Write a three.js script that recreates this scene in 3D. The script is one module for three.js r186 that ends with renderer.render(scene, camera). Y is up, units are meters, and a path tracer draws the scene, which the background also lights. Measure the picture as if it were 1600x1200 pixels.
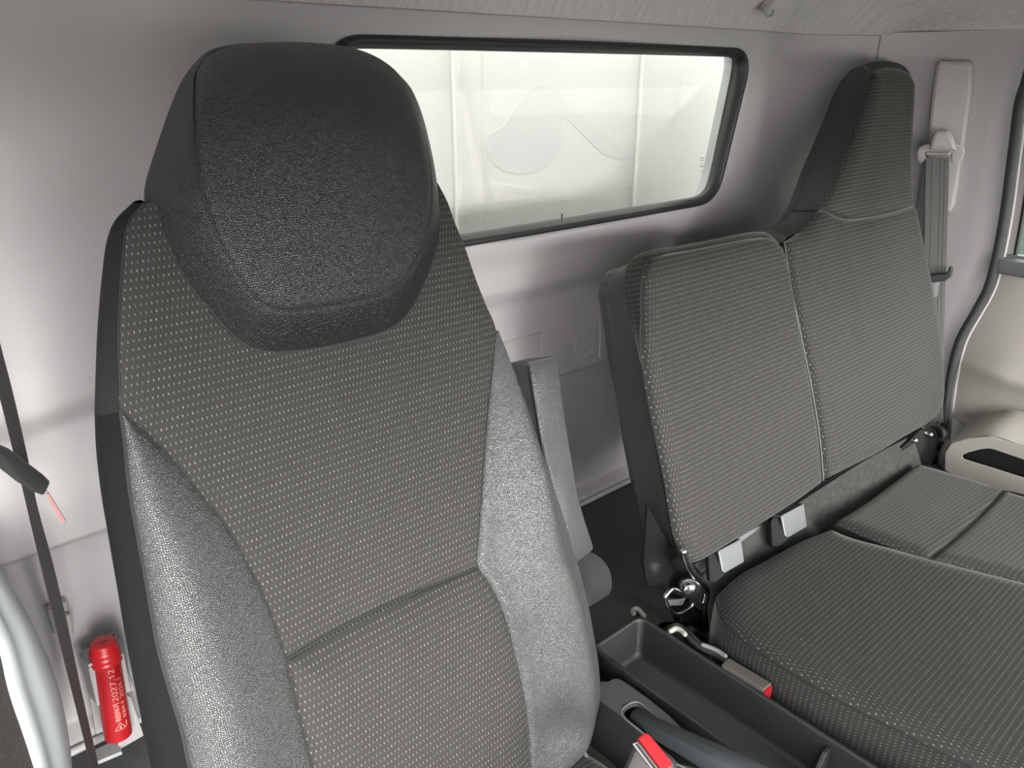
import * as THREE from 'three';
import { RoundedBoxGeometry } from 'three/addons/geometries/RoundedBoxGeometry.js';
import { mergeGeometries, mergeVertices, toCreasedNormals } from 'three/addons/utils/BufferGeometryUtils.js';

// ------------------------------------------------------------------ camera, sky, exposure
const scene = new THREE.Scene();
const EYE = 1.25, F = 1200, PITCH = THREE.MathUtils.degToRad(22), YAW = THREE.MathUtils.degToRad(41);
const camera = new THREE.PerspectiveCamera(2 * THREE.MathUtils.radToDeg(Math.atan(600 / F)), 4 / 3, 0.02, 200);
camera.rotation.order = 'YXZ';
camera.rotation.set(-PITCH, -YAW, 0);
camera.position.set(0, EYE, 0);
const renderer = new THREE.WebGLRenderer({ antialias: true });
renderer.toneMapping = THREE.LinearToneMapping;
renderer.toneMappingExposure = 1.0;
renderer.shadowMap.enabled = true;
scene.background = new THREE.Color().setRGB(1.02, 1.0, 0.98);
scene.backgroundIntensity = 13;
// the hazy sun, low ahead of the truck, seen through the windscreen: a broad soft disc
const sun = new THREE.DirectionalLight(new THREE.Color().setRGB(1, 0.985, 0.96), 4.2);
sun.position.set(0.25, 2.2, 6); sun.target.position.set(0.8, 0.8, -0.7); scene.add(sun, sun.target);
sun.castShadow = true; sun.shadow.radius = 34; sun.shadow.mapSize.set(2048, 2048);
Object.assign(sun.shadow.camera, { left: -2.5, right: 2.5, top: 2.5, bottom: -2.5, near: 0.1, far: 14 });

// ------------------------------------------------------------------ helpers
const V3 = (x, y, z) => new THREE.Vector3(x, y, z);
const W = (x, y, z) => V3(x, y + EYE, z);                  // a point given from the eye height
const CAM = V3(0, EYE, 0);
function ray(u, v) {
  const x = (u - 800) / F, y = -(v - 600) / F, c = Math.cos(PITCH), s = Math.sin(PITCH), cy = Math.cos(YAW), sy = Math.sin(YAW);
  const y2 = y * c - s, z2 = -y * s - c;
  return V3(x * cy - z2 * sy, y2, x * sy + z2 * cy);
}
const pz = (u, v, z) => { const r = ray(u, v); return r.multiplyScalar(z / r.z).add(CAM); };
const py = (u, v, y) => { const r = ray(u, v); return r.multiplyScalar(y / r.y).add(CAM); };
const px = (u, v, x) => { const r = ray(u, v); return r.multiplyScalar(x / r.x).add(CAM); };
class Frame {                                               // a leaning plane: S across, H up along it, N out of its front
  constructor(o, h, n) { this.O = o; this.H = h.clone().normalize(); this.N = n.clone().normalize(); this.S = this.H.clone().cross(this.N).normalize(); }
  px(u, v, n = 0) { const r = ray(u, v), d = this.O.clone().addScaledVector(this.N, n).sub(CAM).dot(this.N) / r.dot(this.N); return r.multiplyScalar(d).add(CAM); }
  at(s, h, n = 0) { return this.O.clone().addScaledVector(this.S, s).addScaledVector(this.H, h).addScaledVector(this.N, n); }
  loc(p) { const d = p.clone().sub(this.O); return V3(d.dot(this.S), d.dot(this.H), d.dot(this.N)); }
  uv() { return (p) => { const l = this.loc(p); return [l.x, l.y]; }; }
}
let seed = 7;
const rnd = () => { seed = (seed * 16807) % 2147483647; return seed / 2147483647; };
const smooth = (a, b, x) => { const t = Math.min(1, Math.max(0, (x - a) / (b - a))); return t * t * (3 - 2 * t); };
const lerp = (a, b, t) => a + (b - a) * t;
const used = {};
const numbered = (n) => { used[n] = (used[n] ?? -1) + 1; return used[n] ? n + '_' + String(used[n]).padStart(3, '0') : n; };
function thing(name, label, category, group) { const o = new THREE.Group(); o.name = numbered(name); o.userData = { label, category }; if (group) o.userData.group = group; scene.add(o); return o; }
function structure(name, label, category) { const o = new THREE.Group(); o.name = name; o.userData = { label, category, kind: 'structure' }; scene.add(o); return o; }
function part(parent, name, geo, mat, label) {
  const m = new THREE.Mesh(geo, mat); m.name = name; m.castShadow = m.receiveShadow = true; if (label) m.userData.label = label; parent.add(m); return m;
}
function settle(g) {                                        // move the group's origin to the base of what it holds
  const b = new THREE.Box3(); g.traverse((o) => { if (o.isMesh) { o.geometry.computeBoundingBox(); b.union(o.geometry.boundingBox); } });
  const c = b.getCenter(V3(0, 0, 0)); c.y = b.min.y; g.traverse((o) => { if (o.isMesh) o.geometry.translate(-c.x, -c.y, -c.z); }); g.position.copy(c); return g;
}
// curves: a list of points, read by length
function cv(pts, tension = 'centripetal') { const c = new THREE.CatmullRomCurve3(pts.map((p) => p.clone()), false, tension); c.arcLengthDivisions = 300; c.updateArcLengths(); const f = (t) => c.getPointAt(Math.min(1, Math.max(0, t))); f.curve = c; return f; }
const rev = (a) => a.slice().reverse();
function gridGeo(P, nu, nv, uvf, flip) {                    // P[j][i]
  const pos = [], uv = [], idx = [];
  for (let j = 0; j <= nv; j++) for (let i = 0; i <= nu; i++) { const p = P[j][i]; pos.push(p.x, p.y, p.z); const q = uvf ? uvf(p, i / nu, j / nv) : [i / nu, j / nv]; uv.push(q[0], q[1]); }
  for (let j = 0; j < nv; j++) for (let i = 0; i < nu; i++) { const a = j * (nu + 1) + i, b = a + 1, c = a + nu + 1, d = c + 1; if (flip) idx.push(a, c, b, b, c, d); else idx.push(a, b, c, b, d, c); }
  const g = new THREE.BufferGeometry(); g.setAttribute('position', new THREE.Float32BufferAttribute(pos, 3)); g.setAttribute('uv', new THREE.Float32BufferAttribute(uv, 2)); g.setIndex(idx); g.computeVertexNormals(); return g;
}
const cluster = (t, k) => lerp(t, 0.5 - 0.5 * Math.cos(Math.PI * t), k);
function distTo(p, poly) { let m = 1e9; for (const q of poly) { const d = p.distanceToSquared(q); if (d < m) m = d; } return Math.sqrt(m); }
// a four-sided stretched cover, puffed up between its edges. L and R run from bottom to top
function panel({ L, R, B = [], T = [], nu = 40, nv = 60, puff = 0, rad = 0.02, edges = 'LRBT', dir, uvf, shape, k = 0.7, flip }) {
  const l = cv(L), r = cv(R), b = cv([l(0), ...B, r(0)]), t = cv([l(1), ...T, r(1)]);
  const bl = l(0), br = r(0), tl = l(1), tr = r(1);
  const poly = []; for (const [e, f] of [['L', l], ['R', r], ['B', b], ['T', t]]) if (edges.includes(e)) for (let i = 0; i <= 160; i++) poly.push(f(i / 160));
  const ls = [], rs = [], bs = [], ts = [];
  for (let j = 0; j <= nv; j++) { const v = cluster(j / nv, k); ls.push(l(v)); rs.push(r(v)); }
  for (let i = 0; i <= nu; i++) { const u = cluster(i / nu, k); bs.push(b(u)); ts.push(t(u)); }
  const P = [];
  for (let j = 0; j <= nv; j++) {
    const v = cluster(j / nv, k), row = [];
    for (let i = 0; i <= nu; i++) {
      const u = cluster(i / nu, k), p = V3(0, 0, 0);
      p.addScaledVector(ls[j], 1 - u).addScaledVector(rs[j], u).addScaledVector(bs[i], 1 - v).addScaledVector(ts[i], v);
      p.addScaledVector(bl, -(1 - u) * (1 - v)).addScaledVector(br, -u * (1 - v)).addScaledVector(tl, -(1 - u) * v).addScaledVector(tr, -u * v);
      row.push(p);
    }
    P.push(row);
  }
  const uv0 = uvf ? P.map((row) => row.map((p) => uvf(p))) : null;
  if (puff || shape) for (let j = 0; j <= nv; j++) for (let i = 0; i <= nu; i++) {
    const p = P[j][i]; let d = 0;
    if (puff && poly.length) { const q = Math.min(1, distTo(p, poly) / rad), on = (edges.includes('L') && i === 0) || (edges.includes('R') && i === nu) || (edges.includes('B') && j === 0) || (edges.includes('T') && j === nv); d = on ? 0 : puff * Math.sqrt(Math.max(0, 1 - (1 - q) * (1 - q))); }
    if (shape) d += shape(p, i / nu, j / nv);
    p.addScaledVector(dir, d);
  }
  const g = gridGeo(P, nu, nv, null, flip);
  if (uv0) { const a = []; for (const row of uv0) for (const q of row) a.push(q[0], q[1]); g.setAttribute('uv', new THREE.Float32BufferAttribute(a, 2)); }
  return g;
}
// a ruled strip between two curves, bulging along dir
function strip(A, B, { n = 60, m = 8, bulge = 0, dir, uvf, flip, smoothA = true } = {}) {
  const a = cv(A), b = cv(B), P = [];
  for (let j = 0; j <= m; j++) { const v = j / m, row = []; for (let i = 0; i <= n; i++) { const p = a(i / n).lerp(b(i / n), v); if (bulge) p.addScaledVector(dir, bulge * Math.sin(Math.PI * v)); row.push(p); } P.push(row); }
  const la = a.curve.getLength(), lb = a(0.5).distanceTo(b(0.5));
  return gridGeo(P, n, m, uvf ?? ((p, u, v) => [v * lb, u * la]), flip);
}
function tube(pts, r, { n = 60, seg = 8, closed = false, tension } = {}) { const c = new THREE.CatmullRomCurve3(pts, closed, tension ?? 'centripetal'); const g = new THREE.TubeGeometry(c, n, r, seg, closed); if (!closed) { const caps = [pts[0], pts[pts.length - 1]].map((p) => new THREE.SphereGeometry(r, seg, 6).translate(p.x, p.y, p.z)); return mergeGeometries([g, ...caps]); } return g; }
// a body lofted through four-cornered sections [a,b,c,d] with rounded corners
function loft(sections, { e = 6, seg = 40, cap = true, round = 0, steps = 1 } = {}) {
  const ring = (q, k = 1) => { const out = []; for (let i = 0; i <= seg; i++) { const t = (i / seg) * 2 * Math.PI, c = Math.cos(t), s = Math.sin(t); const a = k * Math.sign(c) * Math.pow(Math.abs(c), 2 / e), b = k * Math.sign(s) * Math.pow(Math.abs(s), 2 / e), u = (a + 1) / 2, v = (b + 1) / 2; out.push(q[0].clone().multiplyScalar((1 - u) * (1 - v)).addScaledVector(q[1], u * (1 - v)).addScaledVector(q[2], u * v).addScaledVector(q[3], (1 - u) * v)); } return out; };
  const P = [];
  const mid = (q) => q.reduce((s, p) => s.add(p), V3(0, 0, 0)).multiplyScalar(0.25);
  const first = sections[0], last = sections[sections.length - 1];
  const end = (q, nb, ks) => { const dirv = mid(q).sub(mid(nb)).normalize(); return ks.map(([k, o]) => ring(q, k).map((p) => p.addScaledVector(dirv, o * round))); };
  const ks = [[0.02, 0], [0.5, 0], [0.85, 0]], kr = round ? [[0.02, 1], [0.6, 1], [0.85, 0.86], [0.96, 0.5]] : ks;
  if (cap) P.push(...end(first, sections[1], kr));
  for (let j = 0; j < sections.length; j++) P.push(ring(sections[j]));
  if (cap) P.push(...end(last, sections[sections.length - 2], kr).reverse());
  let acc = 0; const lens = P.map((r, j) => (j ? (acc += r[0].distanceTo(P[j - 1][0])) : 0)); const per = P.map((r) => { let a = 0; return r.map((p, i) => (i ? (a += p.distanceTo(r[i - 1])) : 0)); });
  const mj = Math.floor(P.length / 2), pos = P;
  const g = gridGeo(pos, seg, P.length - 1, (p, u, v) => [per[mj][Math.round(u * seg)], lens[Math.round(v * (P.length - 1))]]);
  return toCreasedNormals(g.toNonIndexed(), 0.7);
}
// a flat plate: polygon of points roughly in one plane, given thickness away from its facing side
function plate(pts, thick, { bevel = 0.0015, face = CAM, holes = [], n = null } = {}) {
  const c = pts.reduce((s, p) => s.add(p), V3(0, 0, 0)).multiplyScalar(1 / pts.length);
  let N = n ? n.clone() : V3(0, 0, 0);
  if (!n) for (let i = 0; i < pts.length; i++) { const a = pts[i].clone().sub(c), b = pts[(i + 1) % pts.length].clone().sub(c); N.add(a.cross(b)); }
  N.normalize(); if (N.dot(face.clone().sub(c)) < 0) N.negate();
  const up = Math.abs(N.y) < 0.9 ? V3(0, 1, 0) : V3(0, 0, -1), X = up.clone().cross(N).normalize(), Y = N.clone().cross(X);
  const to2 = (p) => { const d = p.clone().sub(c); return new THREE.Vector2(d.dot(X), d.dot(Y)); };
  const sh = new THREE.Shape(pts.map(to2)); for (const h of holes) sh.holes.push(new THREE.Path(h.map(to2)));
  const g = new THREE.ExtrudeGeometry(sh, { depth: Math.max(1e-4, thick - 2 * bevel), bevelEnabled: bevel > 0, bevelThickness: bevel, bevelSize: bevel, bevelOffset: -bevel, bevelSegments: 2, curveSegments: 8 });
  g.translate(0, 0, -(thick - bevel));
  return g.applyMatrix4(new THREE.Matrix4().makeBasis(X, Y, N).setPosition(c));
}
function rbox(w, h, d, r, x, y, z, rot) { const g = new RoundedBoxGeometry(w, h, d, 3, r); if (rot) g.applyMatrix4(new THREE.Matrix4().makeRotationFromEuler(new THREE.Euler(...rot))); return g.translate(x, y + EYE, z); }
function lathe(pts, from, to, seg = 40) {                   // profile [r, t] with t along from->to in metres
  const d = to.clone().sub(from).normalize(), g = new THREE.LatheGeometry(pts.map(([r, t]) => new THREE.Vector2(r, t)), seg);
  return g.applyQuaternion(new THREE.Quaternion().setFromUnitVectors(V3(0, 1, 0), d)).translate(from.x, from.y, from.z);
}
const roundPoly = (pts, r, k = 6) => { const out = []; const n = pts.length; for (let i = 0; i < n; i++) { const p = pts[i], a = pts[(i + n - 1) % n], b = pts[(i + 1) % n]; const ra = Math.min(r, p.distanceTo(a) / 2.01), rb = Math.min(r, p.distanceTo(b) / 2.01); const s = p.clone().lerp(a, ra / p.distanceTo(a)), e = p.clone().lerp(b, rb / p.distanceTo(b)); for (let j = 0; j <= k; j++) { const t = j / k; out.push(s.clone().multiplyScalar((1 - t) * (1 - t)).addScaledVector(p, 2 * t * (1 - t)).addScaledVector(e, t * t)); } } return out; };

// ------------------------------------------------------------------ materials
function tex(size, fn, rep, color) {
  const d = new Uint8Array(size * size * 4);
  for (let j = 0; j < size; j++) for (let i = 0; i < size; i++) { const c = fn(i / size, j / size), o = (j * size + i) * 4; for (let q = 0; q < 3; q++) d[o + q] = Math.max(0, Math.min(255, Math.round(255 * (Array.isArray(c) ? c[q] : c)))); d[o + 3] = 255; }
  const t = new THREE.DataTexture(d, size, size); t.wrapS = t.wrapT = THREE.RepeatWrapping; t.magFilter = THREE.LinearFilter; t.minFilter = THREE.LinearMipmapLinearFilter; t.generateMipmaps = true;
  if (color) t.colorSpace = THREE.SRGBColorSpace; t.repeat.set(rep[0], rep[1]); t.needsUpdate = true; return t;
}
const hash = (x, y) => { let h = (x * 374761393 + y * 668265263) | 0; h = Math.imul(h ^ (h >>> 13), 1274126177); return ((h ^ (h >>> 16)) >>> 0) / 4294967296; };
const vnoise = (x, y, per) => { const xi = Math.floor(x), yi = Math.floor(y), fx = x - xi, fy = y - yi, u = fx * fx * (3 - 2 * fx), v = fy * fy * (3 - 2 * fy), m = (q) => ((q % per) + per) % per; return lerp(lerp(hash(m(xi), m(yi)), hash(m(xi + 1), m(yi)), u), lerp(hash(m(xi), m(yi + 1)), hash(m(xi + 1), m(yi + 1)), u), v); };
function cells(x, y, per, sd = 0) { let a = 9, b = 9; const xi = Math.floor(x), yi = Math.floor(y), m = (q) => ((q % per) + per) % per; for (let dy = -1; dy <= 1; dy++) for (let dx = -1; dx <= 1; dx++) { const cx = m(xi + dx), cy = m(yi + dy), ox = xi + dx + 0.15 + 0.7 * hash(cx + sd, cy), oy = yi + dy + 0.15 + 0.7 * hash(cx + 91 + sd, cy + 17), d = Math.hypot(x - ox, y - oy); if (d < a) { b = a; a = d; } else if (d < b) b = d; } return [a, b]; }
// leather: pebbled grain
const grain = (u, v) => { const [a, b] = cells(u * 64, v * 64, 64); return smooth(0.0, 0.34, b - a) * 0.8 + 0.2 * vnoise(u * 160, v * 160, 160); };
const grainTex = tex(768, grain, [1 / 0.13, 1 / 0.13]);
const grainTone = tex(768, (u, v) => 0.80 + 0.20 * grain(u, v), [1 / 0.13, 1 / 0.13], true);
const LEA = (r, g, b, rough, bs, ior = 1.5, spec = 1) => new THREE.MeshPhysicalMaterial({ color: new THREE.Color().setRGB(r, g, b), roughness: rough, map: grainTone, bumpMap: grainTex, bumpScale: bs * 1.5, specularIntensity: spec, ior, side: THREE.DoubleSide });
const leather = LEA(0.068, 0.071, 0.070, 0.36, 0.0010, 1.8);  // bolster leather, base colour raised to carry the daylight sheen
// woven fabric with staggered light dashes: 4.7 mm along a row, rows 7.6 mm apart
const NX = 8, NY = 6, PXm = 0.0047, PYm = 0.0076;
const weave = (u, v) => {
  const X = u * NX, Y = v * NY, row = Math.floor(Y), fy = Y - row, xo = X + (row % 2 ? 0.5 : 0), fx = xo - Math.floor(xo), col = Math.floor(xo) % NX;
  const th = 0.5 + 0.5 * Math.sin(u * NX * 4 * 2 * Math.PI) * Math.sin(v * NY * 6 * 2 * Math.PI);
  const jit = hash(col + 3, row + 11), w = 0.105 + 0.04 * jit, hgt = 0.21;
  const dash = smooth(w, w - 0.06, Math.abs(fx - 0.5)) * smooth(hgt, hgt - 0.1, Math.abs(fy - 0.5));
  return [dash * (0.75 + 0.25 * jit), th, fx, fy];
};
const fabMap = tex(512, (u, v) => { const [d, th] = weave(u, v), n = 0.75 + 0.5 * vnoise(u * 128, v * 128, 128); const b = (0.118 + 0.045 * th) * n, l = 0.45; const k = lerp(b, l, d); return [k * 1.025, k * 1.0, k * 0.965]; }, [1 / (NX * PXm), 1 / (NY * PYm)], true);
const fabBump = tex(512, (u, v) => { const [d, th] = weave(u, v); return 0.35 * th + 0.65 * d; }, [1 / (NX * PXm), 1 / (NY * PYm)]);
const fabric = new THREE.MeshPhysicalMaterial({ map: fabMap, bumpMap: fabBump, bumpScale: 0.0004, roughness: 0.85, sheen: 1.0, sheenRoughness: 0.4, sheenColor: new THREE.Color(0.62, 0.61, 0.59), side: THREE.DoubleSide });
const knitMap = tex(256, (u, v) => { const th = 0.5 + 0.5 * Math.sin(u * 24 * 2 * Math.PI + (Math.floor(v * 24) % 2) * 3.1) * Math.sin(v * 24 * 2 * Math.PI); const k = 0.085 + 0.035 * th + 0.03 * vnoise(u * 64, v * 64, 64); return [k, k * 0.985, k * 0.98]; }, [1 / 0.03, 1 / 0.03], true);
const knit = new THREE.MeshPhysicalMaterial({ map: knitMap, roughness: 0.9, specularIntensity: 0.4, side: THREE.DoubleSide });
const feltMap = tex(512, (u, v) => { const n = 0.5 * vnoise(u * 48, v * 48, 48) + 0.3 * vnoise(u * 120, v * 120, 120) + 0.2 * vnoise(u * 256, v * 256, 256); const k = 0.69 + 0.10 * (n - 0.5); return [k * 1.01, k * 0.995, k * 0.985]; }, [1 / 0.2, 1 / 0.2], true);
const felt = new THREE.MeshStandardMaterial({ map: feltMap, roughness: 1, side: THREE.DoubleSide });
const carpetMap = tex(256, (u, v) => { const k = 0.145 + 0.05 * vnoise(u * 12, v * 12, 12) + 0.07 * vnoise(u * 90, v * 90, 90); return [k, k, k * 0.98]; }, [1 / 0.12, 1 / 0.12], true);
const carpet = new THREE.MeshStandardMaterial({ map: carpetMap, roughness: 1, side: THREE.DoubleSide });
const fineBump = tex(512, (u, v) => { const [a, b] = cells(u * 90, v * 90, 90, 5); return smooth(0, 0.4, b - a); }, [1 / 0.1, 1 / 0.1]);
const PL = (r, g, b, rough, bs = 0.0001, extra = {}) => new THREE.MeshPhysicalMaterial({ color: new THREE.Color().setRGB(r, g, b), roughness: rough, bumpMap: fineBump, bumpScale: bs, side: THREE.DoubleSide, ...extra });
const trimGrey = PL(0.41, 0.397, 0.40, 0.55, 0.00006);
const trimPale = PL(0.37, 0.355, 0.35, 0.5, 0.00006);
const doorBeige = PL(0.36, 0.34, 0.305, 0.55, 0.00006);
const paleBlue = PL(0.38, 0.405, 0.405, 0.5, 0.00006);
const clipGrey = PL(0.29, 0.283, 0.283, 0.5, 0.00004);
const blackPl = PL(0.019, 0.0197, 0.0205, 0.42, 0.00012);
const blackGloss = PL(0.008, 0.008, 0.009, 0.22, 0);
const darkShell = PL(0.024, 0.0255, 0.0275, 0.5, 0.0001);
const rubber = PL(0.045, 0.051, 0.056, 0.5, 0.0003);
const sealBlack = PL(0.016, 0.017, 0.017, 0.45, 0.00004);
const sealGrey = PL(0.036, 0.039, 0.038, 0.5, 0.0002);
const silverGrey = PL(0.11, 0.11, 0.115, 0.4, 0.00003);
const sewing = PL(0.012, 0.012, 0.012, 0.7, 0);
const zinc = new THREE.MeshPhysicalMaterial({ color: new THREE.Color().setRGB(0.34, 0.355, 0.365), roughness: 0.42, metalness: 0.9 });
const chrome = new THREE.MeshPhysicalMaterial({ color: new THREE.Color().setRGB(0.75, 0.74, 0.72), roughness: 0.18, metalness: 1 });
const redPl = PL(0.27, 0.008, 0.012, 0.35, 0);
const offWhite = PL(0.33, 0.33, 0.30, 0.5, 0);
const webMap = tex(256, (u, v) => { const rib = 0.5 + 0.5 * Math.cos(u * 2 * Math.PI * 12), tw = hash(Math.floor(u * 64), Math.floor(v * 64)); const edge = u < 0.05 || u > 0.95; const k = (edge && Math.floor(v * 16) % 2 ? 0.5 : 0.21) + 0.05 * rib + 0.03 * tw; return [k * 1.02, k * 0.98, k * 0.98]; }, [1, 1 / 0.03], true);
const webbing = new THREE.MeshPhysicalMaterial({ map: webMap, roughness: 0.6, sheen: 0.2, side: THREE.DoubleSide });
const webMap2 = tex(256, (u, v) => { const line = Math.min(...[0.25, 0.62, 0.8].map((q) => Math.abs(u - q))) < 0.014; const k = (line ? 0.16 : 0.35) + 0.04 * hash(Math.floor(u * 90), Math.floor(v * 60)); return [k, k, k * 0.99]; }, [1, 1 / 0.03], true);
const webbing2 = new THREE.MeshPhysicalMaterial({ map: webMap2, roughness: 0.65, sheen: 0.2, side: THREE.DoubleSide });

// ================================================================== THE CAB
const XC = 1.035, CL = -0.06, CR = 2.03;                    // middle of the cab, its sides
// how far the rear trim stands forward of z = -1 at a place
function rearZ(x, y) {
  let f = 0;
  f += 0.016 * smooth(-0.272, -0.318, y) - 0.026 * smooth(-0.345, -0.392, y);                          // roll under the window
  f += 0.012 * smooth(-0.40, -0.50, y) - 0.034 * smooth(-0.548, -0.572, y);                            // step over the lower panel
  f += 0.03 * smooth(-0.845, -0.868, y);
  const up = smooth(-0.62, -0.34, y);
  f += up * 0.085 * smooth(1.72, 2.03, x) + up * 0.06 * smooth(0.30, 0.05, x) - up * 0.018 * smooth(1.58, 1.70, x) * (1 - smooth(1.76, 1.95, x));
  f += 0.05 * Math.pow(Math.max(0, (0.04 - x) / 0.1), 2);
  return -1 + f;
}
const winCorner = [[0.545, 0.043], [1.53, 0.043], [1.455, -0.257], [0.62, -0.257]];
const winOutline = (grow, r = 0.06) => { const c = winCorner.map(([x, y]) => V3(x, y, 0)); const m = [[-1, 1], [1, 1], [1, -1], [-1, -1]]; return roundPoly(c.map((p, i) => V3(p.x + m[i][0] * grow, p.y + m[i][1] * grow, 0)), r + grow, 12); };
{
  const wall = structure('wall_back', 'grey moulded plastic rear wall trim of the cab around the window', 'wall');
  // upper part around the window
  const hole = winOutline(0.0), m = 26, x0 = CL, x1 = 2.0, y0 = -0.27, y1 = 0.095, P = [], ctr = V3(XC, -0.107, 0), rim = [];
  const side = (ax, ay, bx, by, k) => { for (let i = 0; i < k; i++) rim.push(V3(lerp(ax, bx, i / k), lerp(ay, by, i / k), 0)); };
  side(x0, y1, x1, y1, 150); side(x1, y1, x1, y0, 50); side(x1, y0, x0, y0, 150); side(x0, y0, x0, y1, 50); rim.push(rim[0].clone());
  const n = rim.length - 1;
  const cross = (d) => { let best = 1e9; for (let i = 0; i < hole.length; i++) { const p = hole[i].clone().sub(ctr), q = hole[(i + 1) % hole.length].clone().sub(ctr), e = q.clone().sub(p), det = d.x * -e.y + d.y * e.x; if (Math.abs(det) < 1e-12) continue; const t = (p.x * -e.y + p.y * e.x) / det, u = (d.x * p.y - d.y * p.x) / det; if (t > 0 && u >= -1e-6 && u <= 1 + 1e-6) best = Math.min(best, t); } return best; };
  const inner = rim.map((q) => { const d = q.clone().sub(ctr); return ctr.clone().addScaledVector(d, cross(d)); });
  for (let j = 0; j <= m; j++) {
    const k = Math.pow(j / m, 1.3);
    P.push(rim.map((q, i) => { const p = inner[i], r2 = p.clone().lerp(q, k); return W(r2.x, r2.y, rearZ(r2.x, r2.y) - 0.012 * (1 - smooth(0, 0.018, r2.distanceTo(p)))); }));
  }
  part(wall, 'upper_panel', gridGeo(P, n, m, (p) => [p.x, p.y]), trimGrey);
  // the part below the window
  const Q = []; const ys = []; for (let y = -0.27; y > -0.8751; y -= 0.005) ys.push(y);
  const xs = []; for (let i = 0; i <= 150; i++) xs.push(lerp(CL, 2.0, i / 150));
  for (const y of ys) Q.push(xs.map((x) => W(x, y, rearZ(x, y))));
  part(wall, 'lower_panel', gridGeo(Q, xs.length - 1, ys.length - 1, (p) => [p.x, p.y], true), trimGrey);
  // embossed outlines
  const em = (pts, closed) => part(wall, 'embossed_outline', tube(pts.map(([x, y]) => W(x, y, rearZ(x, y) + 0.0004)), 0.0022, { n: closed ? 120 : 200, closed, tension: closed ? 'centripetal' : 'catmullrom' }), trimGrey);
  em(Array.from({ length: 40 }, (_, i) => { const a = (i / 40) * 2 * Math.PI; return [1.06 + 0.028 * Math.cos(a), -0.5 + 0.026 * Math.sin(a)]; }), true);
  const rectPts = (a, b, c, d) => { const out = []; const seg = (p, q) => { for (let i = 0; i < 12; i++) out.push([lerp(p[0], q[0], i / 12), lerp(p[1], q[1], i / 12)]); }; seg([a, c], [b, c]); seg([b, c], [b, d]); seg([b, d], [a, d]); seg([a, d], [a, c]); return out; };
  em(rectPts(0.80, 0.944, -0.452, -0.53), true);
  em(rectPts(1.104, 1.25, -0.456, -0.535), true);
  // the bottom lip of the trim and the steel skin behind
  part(wall, 'bottom_lip', tube(Array.from({ length: 30 }, (_, i) => { const x = lerp(CL, 2.0, i / 29); return W(x, -0.869, rearZ(x, -0.87) + 0.004); }), 0.006, { n: 80 }), trimGrey);
  const skin = [];
  const o = [[-0.1, -1.25], [2.08, -1.25], [2.08, 0.36], [-0.1, 0.36]].map(([x, y]) => V3(x, y, 0));
  const sh = new THREE.Shape(o.map((p) => new THREE.Vector2(p.x, p.y))); sh.holes.push(new THREE.Path(winOutline(0.03).map((p) => new THREE.Vector2(p.x, p.y))));
  part(wall, 'steel_skin', new THREE.ExtrudeGeometry(sh, { depth: 0.02, bevelEnabled: false }).translate(0, EYE, -1.07), paleBlue);
}
{
  const w = structure('window_1', 'wide rear cab window with thick black rubber seal', 'window');
  const P = [], ol = winOutline(-0.004), c = new THREE.CatmullRomCurve3(ol, true, 'centripetal'); c.arcLengthDivisions = 600;
  const prof = [[0.010, -0.03], [0.0105, 0.003], [0.008, 0.008], [0.003, 0.009], [-0.001, 0.006], [-0.003, 0.001], [-0.005, -0.002], [-0.007, -0.006], [-0.007, -0.016]];
  const n = 400;
  for (const [o, z] of prof) { const row = []; for (let i = 0; i <= n; i++) { const t = (i % n) / n, p = c.getPointAt(t), tg = c.getTangentAt(t), nn = V3(tg.y, -tg.x, 0); if (nn.dot(p.clone().sub(V3(XC, -0.107, 0))) < 0) nn.negate(); p.addScaledVector(nn, o); row.push(W(p.x, p.y, -1.0 + z)); } P.push(row); }
  const seal = part(w, 'rubber_seal', gridGeo(P, n, prof.length - 1), sealBlack, 'black rubber window seal');
  const jp = pz(878, 339, -0.993); part(seal, 'seal_joint', rbox(0.0012, 0.012, 0.003, 0.0005, jp.x, jp.y - EYE, -0.993), sealGrey);
  const sh = new THREE.Shape(winOutline(0.004).map((p) => new THREE.Vector2(p.x, p.y)));
  part(w, 'glass', new THREE.ExtrudeGeometry(sh, { depth: 0.004, bevelEnabled: false }).translate(0, EYE, -1.013), new THREE.MeshPhysicalMaterial({ color: 0xffffff, roughness: 0.02, transmission: 1, thickness: 0, ior: 1.5 }));
  // small etched glass mark near the lower right corner
  const mk = []; for (const [u, v, a, b] of [[1097, 247, 0.011, 0.0022], [1097, 251, 0.009, 0.0018], [1107, 249, 0.0016, 0.008], [1097, 256, 0.013, 0.0018], [1096, 260, 0.013, 0.0024], [1097, 266, 0.009, 0.0018], [1096, 269, 0.009, 0.0018]]) { const p = pz(u, v, -1.008); mk.push(rbox(a, b, 0.0004, 0.0001, p.x, p.y - EYE, p.z)); }
  part(w, 'etched_mark', mergeGeometries(mk), PL(0.30, 0.31, 0.29, 0.6, 0));
}
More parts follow.
